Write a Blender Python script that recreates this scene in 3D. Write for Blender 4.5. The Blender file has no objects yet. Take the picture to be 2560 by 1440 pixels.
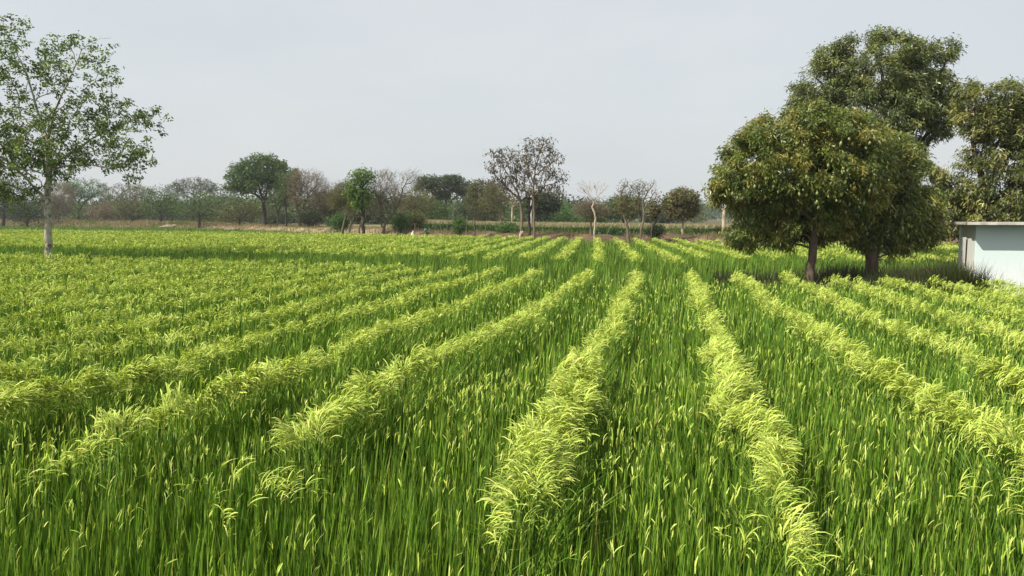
import bpy, bmesh, math, random
import numpy as np
from mathutils import Vector

C = bpy.context.scene.collection
rad = math.radians
rng = np.random.default_rng(7)

# ------------------------------------------------------------------ camera model
F, CZ = 1849.0, 2.5
PITCH = math.atan(170 / F)
cp, sp = math.cos(PITCH), math.sin(PITCH)

def at(px, py, Y):
    """photo pixel + real forward distance Y -> world point"""
    x, u = px - 1280, 720 - py
    d = (x, F * cp + u * sp, -F * sp + u * cp)
    t = Y / d[1]
    return np.array((d[0] * t, Y, CZ + d[2] * t))

def on_plane(px, py, z):
    x, u = px - 1280, 720 - py
    d = (x, F * cp + u * sp, -F * sp + u * cp)
    t = (z - CZ) / d[2]
    return np.array((d[0] * t, d[1] * t, z))

# ------------------------------------------------------------------ layout of the land
SLOPE = -0.465
def bund_y(X): return 23.2 + SLOPE * X              # bank between the two rice plots
EDGE = np.array([on_plane(*p, 1.0)[:2] for p in
                 ((-420, 560.5), (0, 562), (500, 567), (860, 577), (1000, 583.5), (1300, 591), (1900, 602), (2300, 606), (2700, 610), (3100, 612))])
PALE = np.array([on_plane(*p, 1.0)[:2] for p in
                 ((-420, 572.5), (0, 574.5), (500, 580), (860, 586), (1000, 589), (1200, 591.5), (1300, 593.5), (1900, 604.5), (2300, 608.5), (2700, 613), (3100, 616))])
def edge_y(X): return np.interp(X, EDGE[:, 0], EDGE[:, 1])
def pale_y(X): return np.interp(X, PALE[:, 0], PALE[:, 1])

def sstep(a, b, x):
    t = np.clip((x - a) / (b - a), 0, 1)
    return t * t * (3 - 2 * t)

def lump(X, Y, s, k=0.0):
    X, Y = X / s, Y / s
    return (np.sin(X * 1.7 + Y * .6 + k) + np.sin(X * -.8 + Y * 1.9 + 2.1 * k) + .6 * np.sin(X * 3.1 - Y * 2.3 + k) + .5 * np.sin(X * 5.3 + Y * 4.1)) / 3.1

def height(X, Y):
    X, Y = np.asarray(X, float), np.asarray(Y, float)
    db = Y - edge_y(X)
    z = .85 * sstep(1.0, 6.0, db) + .0055 * np.clip(Y - 90, 0, 260) * sstep(0, 20, db)
    z = z + .5 * sstep(1, 4, db) * (1 - sstep(9, 16, db)) * (.6 * lump(X, Y, 1.6) + .5)      # turned-up soil bank
    z = z + .12 * sstep(4, 12, db) * lump(X, Y, 6, 1.3)
    b = np.abs(Y - bund_y(X) - .35)
    z = z + .24 * (1 - sstep(.45, 1.1, b)) * (1 + .2 * lump(X, Y, .8))
    return z
def hgt(x, y): return float(height(x, y))

# ------------------------------------------------------------------ materials
def new_mat(name):
    m = bpy.data.materials.new(name); m.use_nodes = True
    m.node_tree.nodes.clear()
    return m, m.node_tree.nodes, m.node_tree.links

def leaf_mat(name, trans=.35, rough=.45, spec=.25, hue=1.0, tint=(1, 1, 1)):
    m, n, l = new_mat(name)
    out = n.new('ShaderNodeOutputMaterial'); mix = n.new('ShaderNodeMixShader')
    pb = n.new('ShaderNodeBsdfPrincipled'); tr = n.new('ShaderNodeBsdfTranslucent')
    at_ = n.new('ShaderNodeAttribute'); at_.attribute_name = 'Col'
    pb.inputs['Roughness'].default_value = rough
    pb.inputs['Specular IOR Level'].default_value = spec
    mul = n.new('ShaderNodeMix'); mul.data_type = 'RGBA'; mul.blend_type = 'MULTIPLY'; mul.inputs[0].default_value = 1
    mul.inputs[7].default_value = (1.25, 1.2, .55, 1)
    l.new(at_.outputs['Color'], pb.inputs['Base Color']); l.new(at_.outputs['Color'], mul.inputs[6])
    l.new(mul.outputs[2], tr.inputs['Color'])
    mix.inputs[0].default_value = trans
    l.new(pb.outputs[0], mix.inputs[1]); l.new(tr.outputs[0], mix.inputs[2]); l.new(mix.outputs[0], out.inputs[0])
    return m

def noise_mat(name, ca, cb, scale=4, detail=6, rough=.85, bump=.3, stretch=(1, 1, 1), cc=None, scale2=1.0, spec=.2):
    m, n, l = new_mat(name)
    out = n.new('ShaderNodeOutputMaterial'); pb = n.new('ShaderNodeBsdfPrincipled')
    tc = n.new('ShaderNodeTexCoord'); mp = n.new('ShaderNodeMapping'); mp.inputs['Scale'].default_value = stretch
    nz = n.new('ShaderNodeTexNoise'); nz.inputs['Scale'].default_value = scale; nz.inputs['Detail'].default_value = detail
    rp = n.new('ShaderNodeValToRGB'); rp.color_ramp.elements[0].position = .32; rp.color_ramp.elements[1].position = .68
    rp.color_ramp.elements[0].color = (*ca, 1); rp.color_ramp.elements[1].color = (*cb, 1)
    l.new(tc.outputs['Object'], mp.inputs[0]); l.new(mp.outputs[0], nz.inputs['Vector']); l.new(nz.outputs[0], rp.inputs[0])
    col = rp.outputs[0]
    if cc:
        n2 = n.new('ShaderNodeTexNoise'); n2.inputs['Scale'].default_value = scale2; n2.inputs['Detail'].default_value = 5
        l.new(tc.outputs['Object'], n2.inputs['Vector'])
        r2 = n.new('ShaderNodeValToRGB'); r2.color_ramp.elements[0].position = .5; r2.color_ramp.elements[1].position = .64
        mx = n.new('ShaderNodeMix'); mx.data_type = 'RGBA'; mx.inputs[7].default_value = (*cc, 1)
        l.new(n2.outputs[0], r2.inputs[0]); l.new(r2.outputs[0], mx.inputs[0]); l.new(col, mx.inputs[6]); col = mx.outputs[2]
    l.new(col, pb.inputs['Base Color'])
    pb.inputs['Roughness'].default_value = rough; pb.inputs['Specular IOR Level'].default_value = spec
    if bump:
        bp = n.new('ShaderNodeBump'); bp.inputs['Strength'].default_value = bump; bp.inputs['Distance'].default_value = .03
        l.new(nz.outputs[0], bp.inputs['Height']); l.new(bp.outputs[0], pb.inputs['Normal'])
    l.new(pb.outputs[0], out.inputs[0])
    return m

M_rice = leaf_mat('rice_leaf', .18, .42, .35)
M_pan = leaf_mat('rice_panicle', .12, .6, .2)
M_leaf = leaf_mat('tree_leaf', .28, .5, .2)
M_mango = leaf_mat('mango_leaf', .2, .36, .42)
M_dry = leaf_mat('dry_grass_blade', .25, .8, .1)
B_dark = noise_mat('dark_bark', (.035, .028, .022), (.085, .07, .055), 9, stretch=(1, 1, .3))
B_mango = noise_mat('mango_bark', (.07, .05, .035), (.16, .12, .085), 10, stretch=(1, 1, .35), bump=.6)
B_pale = noise_mat('pale_bark', (.30, .27, .205), (.50, .455, .36), 9, stretch=(1, 1, .4), cc=(.13, .12, .08), scale2=5, bump=.4)
B_cream = noise_mat('cream_bark', (.38, .30, .21), (.55, .46, .34), 6, stretch=(1, 1, .4), cc=(.25, .19, .13), scale2=3)
B_brown = noise_mat('brown_bark', (.11, .085, .06), (.22, .175, .13), 6, stretch=(1, 1, .4))

# ------------------------------------------------------------------ mesh builders
class Ribbons:
    """many separate leaf blades collected into one mesh"""
    def __init__(s): s.v, s.f, s.c, s.n = [], [], [], 0
    def add(s, P, W, side, col):
        N, S, _ = P.shape
        if N == 0: return
        if side.ndim == 2: side = side[:, None, :]
        if col.ndim == 2: col = np.repeat(col[:, None, :], S, 1)
        V = np.empty((N, S, 2, 3), np.float32)
        o = side * W[..., None]
        V[:, :, 0] = P - o; V[:, :, 1] = P + o
        i = np.arange(N)[:, None] * (S * 2) + np.arange(S - 1)[None, :] * 2
        f = np.stack((i, i + 1, i + 3, i + 2), -1).reshape(-1, 4) + s.n
        s.v.append(V.reshape(-1, 3)); s.f.append(f.astype(np.int32))
        s.c.append(np.repeat(col, 2, 1).reshape(-1, 3).astype(np.float32))
        s.n += N * S * 2
    def build(s, name, mat, parent=None, smooth=False, origin=(0, 0, 0)):
        v, f, c = np.concatenate(s.v), np.concatenate(s.f), np.concatenate(s.c)
        me = bpy.data.meshes.new(name)
        v = v - np.asarray(origin, np.float32)
        me.vertices.add(len(v)); me.vertices.foreach_set('co', v.ravel())
        me.loops.add(f.size); me.loops.foreach_set('vertex_index', f.ravel())
        me.polygons.add(len(f))
        me.polygons.foreach_set('loop_start', np.arange(len(f), dtype=np.int32) * 4)
        a = me.attributes.new('Col', 'FLOAT_COLOR', 'POINT')
        cc = np.ones((len(v), 4), np.float32); cc[:, :3] = c
        a.data.foreach_set('color', cc.ravel())
        me.update(calc_edges=True)
        if smooth: me.polygons.foreach_set('use_smooth', np.ones(len(f), bool))
        me.materials.append(mat)
        o = bpy.data.objects.new(name, me); C.objects.link(o)
        if parent is not None: o.parent = parent
        return o

def mesh_obj(name, verts, faces, mat, parent=None, smooth=False):
    me = bpy.data.meshes.new(name)
    me.from_pydata([tuple(map(float, v)) for v in verts], [], [tuple(map(int, f)) for f in faces])
    if smooth: me.polygons.foreach_set('use_smooth', [True] * len(me.polygons))
    me.materials.append(mat); me.update()
    o = bpy.data.objects.new(name, me); C.objects.link(o)
    if parent is not None: o.parent = parent
    return o

def tag(o, label, cat=None, group=None, kind=None):
    if label: o['label'] = label
    if cat: o['category'] = cat
    if group: o['group'] = group
    if kind: o['kind'] = kind
    return o

def thing(name, label, cat, loc, group=None):
    o = bpy.data.objects.new(name, None); o.location = tuple(map(float, loc)); o.empty_display_size = .2
    C.objects.link(o)
    return tag(o, label, cat, group)

def unit(a): return a / np.maximum(np.linalg.norm(a, axis=-1, keepdims=True), 1e-9)

def tube(V, Fc, pts, radii, k=6, cap=True):
    """append a tapered tube along pts to the vertex and face lists"""
    pts = np.asarray(pts, float); n = len(pts); base = len(V)
    t = np.gradient(pts, axis=0) if n > 2 else np.repeat((pts[1:] - pts[:1]), n, 0)
    t = unit(t)
    ref = np.array((0, 1., 0)) if abs(t[0][1]) < .8 else np.array((1., 0, 0))
    a = unit(np.cross(t[0], ref))
    ang = np.arange(k) * 2 * math.pi / k
    for i in range(n):
        a = unit(a - t[i] * a.dot(t[i])); b = np.cross(t[i], a)
        V.extend(pts[i] + radii[i] * (np.cos(q) * a + np.sin(q) * b) for q in ang)
    for i in range(n - 1):
        for j in range(k):
            p, q = base + i * k + j, base + i * k + (j + 1) % k
            Fc.append((p, q, q + k, p + k))
    if cap: Fc.append(tuple(base + (n - 1) * k + j for j in range(k)))

# ------------------------------------------------------------------ rice
ROW_A = rad(12)                                     # the rows of the near plot run 12 degrees right of straight ahead
def uv_near(X, Y): return X * math.cos(ROW_A) - Y * math.sin(ROW_A), X * math.sin(ROW_A) + Y * math.cos(ROW_A)
ROWS = np.array([-6.05 - 1.2 * k for k in range(29, -1, -1)] + [-4.85, -3.55, -2.13, -.79, .57, 1.75, 2.92, 4.05, 5.15, 6.2] + [7.25 + 1.08 * k for k in range(16)])
START = {-2.13: 4.0, -3.55: 3.5, -.79: 3.0, .57: 3.05, 1.75: 3.3, 2.92: 3.8}
START_V = np.array([START.get(round(float(r), 2), 3.9 + .5 * math.sin(r * 7)) for r in ROWS])
BEND = np.array([{-2.13: -.28, 1.75: .34, 2.92: .3, 4.05: .3}.get(round(float(r), 2), 0.0) for r in ROWS])

def row_near(X, Y):
    """signed offset from the middle of the nearest pale row, half width there, and a validity mask"""
    u, v = uv_near(X, Y)
    best = np.full(X.shape, 9.0); hw = np.zeros(X.shape); ok = np.zeros(X.shape, bool)
    for i, r in enumerate(ROWS):
        c = r + BEND[i] * np.clip((12 - v) / 6, 0, 1) + .05 * np.sin(v * 1.1 + r * 5) + .035 * np.sin(v * 2.9 + r * 11)
        d = u - c
        m = np.abs(d) < np.abs(best)
        best = np.where(m, d, best)
        w = .105 + .012 * sstep(6, 13, v) + .03 * np.sin(v * .8 + r * 3.3) + .025 * np.sin(v * 2.3 + r * 1.7)
        w = w * sstep(START_V[i] - .3, START_V[i] + 1.1, v)
        hw = np.where(m, w, hw); ok = np.where(m, v > START_V[i] - .3, ok)
    return best, hw, ok

FAR_A = rad(6.5)
def row_far(X, Y):
    u = X * math.cos(FAR_A) - Y * math.sin(FAR_A); v = X * math.sin(FAR_A) + Y * math.cos(FAR_A)
    u = u - .06 + .07 * np.sin(v * .7) + .03 * np.sin(v * 1.9)
    k = np.round(u / 1.42); d = u - k * 1.42
    hw = .175 + .04 * np.sin(v * .6 + k * 2.1) + .03 * np.sin(v * 1.7 + k)
    return d, hw

def near_ok(X, Y): return (Y < bund_y(X) - .55) & (Y > 1.7)
def rows_near_ok(X, Y): return (Y < bund_y(X) - 1.5 + .8 * sstep(4, 6.5, X) - .2 * np.sin(X * 2.3)) & (Y > 1.7)
HUT_C = np.array((12.45, 19.9))
HD = np.array((math.cos(rad(25)), -math.sin(rad(25)))); HN = np.array((math.sin(rad(25)), math.cos(rad(25))))
def off_hut(X, Y):
    a = (X - HUT_C[0]) * HD[0] + (Y - HUT_C[1]) * HD[1]; b = (X - HUT_C[0]) * HN[0] + (Y - HUT_C[1]) * HN[1]
    return ~((a > -.5) & (a < 6.6) & (b > -.15) & (b < 4.2))
def far_ok(X, Y): return (Y > bund_y(X) + 1.6 + 6.5 * sstep(5.5, 8, X)) & (Y < edge_y(X) - .3) & off_hut(X, Y)
def rows_far_ok(X, Y): return (Y > bund_y(X) + 5.2 + 4.5 * sstep(5.5, 8, X) + .3 * np.sin(X * 1.3)) & (Y < pale_y(X))

def scatter(n, y0, y1, p, tl=-.74, tr=.74, pad=1.6):
    q = 2 - p
    r = rng.random(n)
    Y = (y0 ** q + r * (y1 ** q - y0 ** q)) ** (1 / q)
    t = rng.uniform(tl, tr, n)
    return t * Y + np.sign(t) * rng.random(n) * pad * 0 + np.where(t < 0, -1, 1) * pad * np.abs(t) / .74, Y

def jit(n, s): return rng.normal(0, s, n)

def blades(rb, X, Y, z0, H, w, lean, lean_dir, curl, col, S=4, gz=0.0, prof=None):
    """upright leaf blades: lean and curl in radians, growing from z0 to about H"""
    n = len(X)
    L = H - z0
    s = np.linspace(0, 1, S)
    th = lean[:, None] + curl[:, None] * s[None, :] ** 1.8
    dl = L[:, None] / (S - 1)
    dx = np.sin(th); dz = np.cos(th)
    r = np.concatenate((np.zeros((n, 1)), np.cumsum((dx[:, 1:] + dx[:, :-1]) / 2 * dl, 1)), 1)
    z = np.concatenate((np.zeros((n, 1)), np.cumsum((dz[:, 1:] + dz[:, :-1]) / 2 * dl, 1)), 1)
    P = np.stack((X[:, None] + r * np.cos(lean_dir)[:, None], Y[:, None] + r * np.sin(lean_dir)[:, None], z0[:, None] + z + gz), -1)
    pr = np.interp(s, (0, .25, .6, .85, 1), (.65, 1, .85, .5, .06)) if prof is None else np.interp(s, *prof)
    a = lean_dir + math.pi / 2 + rng.normal(0, .7, n)
    side = np.stack((np.cos(a), np.sin(a), np.zeros(n)), -1)
    rb.add(P, w[:, None] * pr[None, :], side, col)

GREEN = np.array(((.047, .106, .009), (.092, .182, .017), (.170, .288, .030), (.28, .40, .058)))
def green_cols(n, w=(.26, .36, .27, .11)):
    c = GREEN[rng.choice(4, n, p=w)]
    c = np.where(rng.random((n, 1)) < .006, np.array((.36, .36, .09)), c)      # a few withered leaves
    return np.clip(c * rng.normal(1, .14, (n, 1)) * rng.normal(1, .06, (n, 3)), .005, 1)
LIME = np.array(((.445, .545, .09), (.53, .615, .125), (.33, .45, .065), (.60, .64, .19)))
def lime_cols(n, w=(.42, .28, .22, .08)):
    c = LIME[rng.choice(4, n, p=w)]
    return np.clip(c * rng.normal(1, .1, (n, 1)) * rng.normal(1, .03, (n, 3)), .01, 1)

def density_w(Y, d0, p): return np.maximum(1, (Y / d0)) ** p

def canopy_h(X, Y): return 1.0 + .035 * lump(X, Y, .9) + .03 * lump(X, Y, 2.7, 1)

def green_zone(rb, n, y0, y1, p, okf, w0, d0, wp, S, z0=.32, tl=-.74, tr=.74):
    X, Y = scatter(n, y0, y1, p, tl, tr)
    m = okf(X, Y); X, Y = X[m], Y[m]; n = len(X)
    H = canopy_h(X, Y) * np.clip(.98 - .42 * rng.random(n) ** 1.6 + rng.normal(0, .04, n), .5, 1.12)
    z = np.full(n, z0) - rng.random(n) * .1
    w = w0 * density_w(Y, d0, wp) * rng.uniform(.6, 1.35, n)
    blades(rb, X, Y, z, H, w, np.abs(jit(n, .075)) + .02, rng.uniform(-.9, 6.28, n) * rng.random(n), np.abs(jit(n, .13)), green_cols(n), S)
    return n

def strands(rb, X, Y, Z, dirn, n_str, L0, w0, S, spread=.55, start=.55, bend=1.9):
    """drooping grain branches that fan out from the tops of the stems"""
    N = len(X)
    X, Y, Z, dirn, w0 = (np.repeat(q, n_str) for q in (X, Y, Z, dirn, w0)); n = len(X)
    az = dirn + rng.normal(0, spread, n)
    L = L0 * rng.uniform(.65, 1.3, n)
    a0 = start + rng.normal(0, .28, n); a1 = a0 + bend * rng.uniform(.55, 1.2, n)
    s = np.linspace(0, 1, S)
    th = a0[:, None] + (a1 - a0)[:, None] * s[None, :]
    dl = L[:, None] / (S - 1)
    r = np.concatenate((np.zeros((n, 1)), np.cumsum((np.sin(th)[:, 1:] + np.sin(th)[:, :-1]) / 2 * dl, 1)), 1)
    z = np.concatenate((np.zeros((n, 1)), np.cumsum((np.cos(th)[:, 1:] + np.cos(th)[:, :-1]) / 2 * dl, 1)), 1)
    off = rng.uniform(-.05, .02, n)
    P = np.stack((X[:, None] + r * np.cos(az)[:, None], Y[:, None] + r * np.sin(az)[:, None], Z[:, None] + off[:, None] + z), -1)
    a = az + math.pi / 2 + rng.normal(0, .5, n)
    side = np.stack((np.cos(a), np.sin(a), rng.normal(0, .35, n)), -1)
    pr = np.interp(s, (0, .3, .7, 1), (.6, 1, 1.05, .45))
    rb.add(P, w0[:, None] * pr[None, :], side, lime_cols(n))

def cell_noise(X, Y, s, k):
    i, j = np.floor(X / s + .37 * np.floor(Y / s)), np.floor(Y / s)
    q = np.sin(i * 127.1 + j * 311.7 + k * 74.7) * 43758.5453
    return q - np.floor(q)

def pale_zone(rb, n, y0, y1, p, rowf, okf, w0, d0, wp, S, n_str, L0, tl=-.74, tr=.74, leaf_rb=None):
    X, Y = scatter(n, y0, y1, p, tl, tr)
    d, hw = rowf(X, Y)[:2]
    prob = np.exp(-(np.abs(d) / np.maximum(hw, 1e-3)) ** 2.6)
    m = okf(X, Y) & (rng.random(len(X)) < prob) & (hw > .02); X, Y, d, hw = X[m], Y[m], d[m], hw[m]; n = len(X)
    prof = 1 - .5 * (np.abs(d) / np.maximum(hw, .05)) ** 2
    Z = canopy_h(X, Y) + .03 - .035 * sstep(6, 10, Y) + .08 * np.clip(prof, 0, 1) + .03 * lump(X, Y, .42, 2) + .03 * lump(X, Y, 1.3, 5) + jit(n, .035)
    c1, c2, c3 = (cell_noise(X, Y, .17 if y0 < 15 else .3, q) for q in (1, 2, 3))
    Z = Z + (.12 if y0 < 6 else .07) * (c1 - .6)
    dirn = np.where(c2 < .72, -.3, 2.8) + (c3 - .5) * 1.7 + rng.normal(0, .28, n)
    dirn = np.where(d > .07, -.25 + (c3 - .5) * 1.3 + rng.normal(0, .4, n), dirn)
    vis = rng.random(n) < (.45 + .75 * c1 - .3 * sstep(6, 4, Y) if y0 < 6 else .8 + .3 * c1)
    X, Y, d, hw, Z, dirn = (q[vis] for q in (X, Y, d, hw, Z, dirn)); n = len(X)
    w = w0 * density_w(Y, d0, wp) * rng.uniform(.75, 1.25, n)
    strands(rb, X, Y, Z, dirn, n_str, L0 * np.ones(n * n_str), w, S, spread=.36, start=.4, bend=1.6)
    # the leaning leaves and stems that carry the grain
    k = max(1, int(n * 1.0)); i = rng.integers(0, n, k)
    blades(rb, X[i] - .07 * np.cos(dirn[i]) + jit(k, .04), Y[i] - .07 * np.sin(dirn[i]) + jit(k, .04), np.full(k, .35), Z[i] - .02 + jit(k, .075), w[i] * 1.5,
           np.abs(jit(k, .12)) + .1, dirn[i], np.abs(jit(k, .5)) + .25,
           np.clip(np.array((.165, .285, .036)) * rng.normal(1, .25, (k, 1)) * rng.normal(1, .06, (k, 3)), .01, 1), S)
    return n

def specks(rb, n, y0, y1, p, okf, rowf, w0, d0, wp, S, L0=.13, n_str=3, tl=-.74, tr=.74):
    """half-emerged pale ears scattered through the green rows"""
    X, Y = scatter(n, y0, y1, p, tl, tr)
    m = okf(X, Y) & (rng.random(len(X)) < .55 + .45 * lump(X, Y, 1.1, 4)); X, Y = X[m], Y[m]; n = len(X)
    Z = canopy_h(X, Y) * rng.uniform(.83, 1.02, n)
    w = w0 * density_w(Y, d0, wp) * rng.uniform(.7, 1.3, n)
    strands(rb, X, Y, Z, rng.uniform(-1.2, 6.28, n) * rng.random(n), n_str, L0 * np.ones(n * n_str), w, S, spread=.5, start=.1, bend=.7)

def build_rice():
    g = Ribbons()
    green_zone(g, 62000, 1.8, 6.5, .15, near_ok, .0066, 4, .8, 5, tl=-.8, tr=.8)
    green_zone(g, 120000, 6.5, 40, 1.25, near_ok, .0078, 6.5, .68, 4)
    o = g.build('rice_grass', M_rice)
    tag(o, 'upright dark green rice leaves filling the bands between the pale rows of the near plot', 'rice', None, 'stuff')
    a = Ribbons()
    pale_zone(a, 100000, 2.6, 7, .1, row_near, rows_near_ok, .0030, 4, .75, 5, 5, .115, tl=-.8, tr=.8)
    pale_zone(a, 330000, 7, 40, 1.15, row_near, rows_near_ok, .0032, 7, .6, 4, 4, .105)
    specks(a, 7500, 3.0, 7, -1.0, near_ok, row_near, .0026, 4, .7, 4, L0=.055, n_str=3, tl=-.8, tr=.8)
    specks(a, 13000, 7, 19, .9, near_ok, row_near, .0036, 7, .7, 3, L0=.055, n_str=2)
    for (px, py, k) in ((120, 1150, 12), (680, 1180, 12), (720, 1200, 8), (560, 1205, 6), (2460, 1215, 10), (1850, 1330, 7), (640, 1250, 7)):
        c = on_plane(px, py, 1.0); X = c[0] + jit(k, .10); Y = c[1] + jit(k, .10)
        strands(a, X, Y, .98 + jit(k, .05), -.3 + jit(k, .9), 5, .11 * np.ones(k * 5), np.full(k, .0030), 6, spread=.35, start=.4, bend=1.6)
    o = a.build('rice_grass', M_pan)
    tag(o, 'yellow green drooping rice ears in long rows across the near plot', 'rice', None, 'stuff')
    f = Ribbons()
    green_zone(f, 190000, 15, 75, 1.15, far_ok, .011, 20, .62, 3, tl=-.76, tr=.76)
    green_zone(f, 120000, 50, 260, .95, far_ok, .026, 60, .55, 3, tl=-.76, tr=.2)
    o = f.build('rice_grass', M_rice)
    tag(o, 'green rice leaves of the far plot beyond the grassy bank', 'rice', None, 'stuff')
    b = Ribbons()
    pale_zone(b, 330000, 18, 75, 1.1, row_far, lambda X, Y: rows_far_ok(X, Y) & far_ok(X, Y), .0065, 20, .6, 3, 4, .14, tl=-.76, tr=.76)
    pale_zone(b, 120000, 60, 130, .95, row_far, lambda X, Y: rows_far_ok(X, Y) & far_ok(X, Y), .014, 60, .5, 3, 3, .18, tl=-.76, tr=.1)
    o = b.build('rice_grass', M_pan)
    tag(o, 'pale yellow green rice rows running across the far plot to the tree belt', 'rice', None, 'stuff')
    # leafy undergrowth sheets inside the two plots
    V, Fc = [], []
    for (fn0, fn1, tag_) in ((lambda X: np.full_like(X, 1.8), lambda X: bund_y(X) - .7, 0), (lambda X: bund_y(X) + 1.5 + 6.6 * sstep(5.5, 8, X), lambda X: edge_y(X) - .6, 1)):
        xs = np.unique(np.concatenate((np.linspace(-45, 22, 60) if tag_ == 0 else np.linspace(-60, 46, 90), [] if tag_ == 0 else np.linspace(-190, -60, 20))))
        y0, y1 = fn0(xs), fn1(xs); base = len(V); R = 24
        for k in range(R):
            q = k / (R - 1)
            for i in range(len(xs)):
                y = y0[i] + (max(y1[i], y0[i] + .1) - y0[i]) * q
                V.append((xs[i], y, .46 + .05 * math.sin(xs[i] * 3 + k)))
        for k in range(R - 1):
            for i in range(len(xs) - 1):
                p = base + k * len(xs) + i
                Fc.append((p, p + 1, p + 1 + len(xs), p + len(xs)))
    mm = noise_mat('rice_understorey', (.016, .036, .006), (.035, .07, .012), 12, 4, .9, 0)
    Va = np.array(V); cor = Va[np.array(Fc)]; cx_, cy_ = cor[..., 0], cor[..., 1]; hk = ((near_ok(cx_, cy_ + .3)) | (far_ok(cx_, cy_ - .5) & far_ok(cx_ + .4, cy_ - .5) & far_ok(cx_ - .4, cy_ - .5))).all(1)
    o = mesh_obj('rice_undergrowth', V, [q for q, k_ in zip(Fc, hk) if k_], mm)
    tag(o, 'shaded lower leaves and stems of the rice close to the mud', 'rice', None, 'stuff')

# ------------------------------------------------------------------ ground
def build_ground():
    ts = np.concatenate((np.linspace(-3, -.9, 12)[:-1], np.linspace(-.9, .9, 150), np.linspace(.9, 3, 12)[1:]))
    ys = np.concatenate((np.linspace(-12, .9, 6), np.geomspace(1, 40, 60), np.geomspace(40, 260, 190)[1:], np.geomspace(260, 1500, 24)[1:]))
    T, Yg = np.meshgrid(ts, ys)
    X = T * np.maximum(np.abs(Yg), 9); Z = height(X, Yg)
    V = np.stack((X, Yg, Z), -1).reshape(-1, 3); w = len(ts)
    Fc = [(k * w + i, k * w + i + 1, (k + 1) * w + i + 1, (k + 1) * w + i) for k in range(len(ys) - 1) for i in range(w - 1)]
    m, n, l = new_mat('field_soil')
    out = n.new('ShaderNodeOutputMaterial'); pb = n.new('ShaderNodeBsdfPrincipled'); pb.inputs['Roughness'].default_value = .95; pb.inputs['Specular IOR Level'].default_value = .1
    tc = n.new('ShaderNodeTexCoord'); a = n.new('ShaderNodeAttribute'); a.attribute_name = 'Col'
    n1 = n.new('ShaderNodeTexNoise'); n1.inputs['Scale'].default_value = .55; n1.inputs['Detail'].default_value = 8; n1.inputs['Roughness'].default_value = .7
    l.new(tc.outputs['Object'], n1.inputs['Vector'])
    r = n.new('ShaderNodeValToRGB'); r.color_ramp.elements[0].position = .3; r.color_ramp.elements[1].position = .7
    r.color_ramp.elements[0].color = (.35, .33, .32, 1); r.color_ramp.elements[1].color = (1.7, 1.6, 1.45, 1)
    mx = n.new('ShaderNodeMix'); mx.data_type = 'RGBA'; mx.blend_type = 'MULTIPLY'; mx.inputs[0].default_value = 1
    l.new(n1.outputs[0], r.inputs[0]); l.new(a.outputs['Color'], mx.inputs[6]); l.new(r.outputs[0], mx.inputs[7]); l.new(mx.outputs[2], pb.inputs['Base Color'])
    bp = n.new('ShaderNodeBump'); bp.inputs['Strength'].default_value = .7; bp.inputs['Distance'].default_value = .2
    l.new(n1.outputs[0], bp.inputs['Height']); l.new(bp.outputs[0], pb.inputs['Normal']); l.new(pb.outputs[0], out.inputs[0])
    o = mesh_obj('ground', V, Fc, m, None, True)
    db = V[:, 1] - edge_y(V[:, 0])
    col = np.ones((len(V), 4), np.float32)
    mud, red, tan, green = (np.array(c) for c in ((.045, .062, .018), (.115, .083, .058), (.25, .20, .13), (.11, .15, .05)))
    fx = sstep(-22, -6, V[:, 0])[:, None]
    far = tan * (1 - fx) + red * fx
    g2 = sstep(14, 26, db)[:, None] * (.35 + .4 * lump(V[:, 0], V[:, 1], 9, 2))[:, None].clip(0, 1)
    far = far * (1 - g2) + green * g2
    k = sstep(-.5, 1.5, db)[:, None]
    col[:, :3] = mud * (1 - k) + far * k
    at_ = o.data.attributes.new('Col', 'FLOAT_COLOR', 'POINT'); at_.data.foreach_set('color', col.ravel())
    tag(o, 'flat farm ground of dark mud under the rice and red brown soil beyond', 'ground', None, 'structure')

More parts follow.
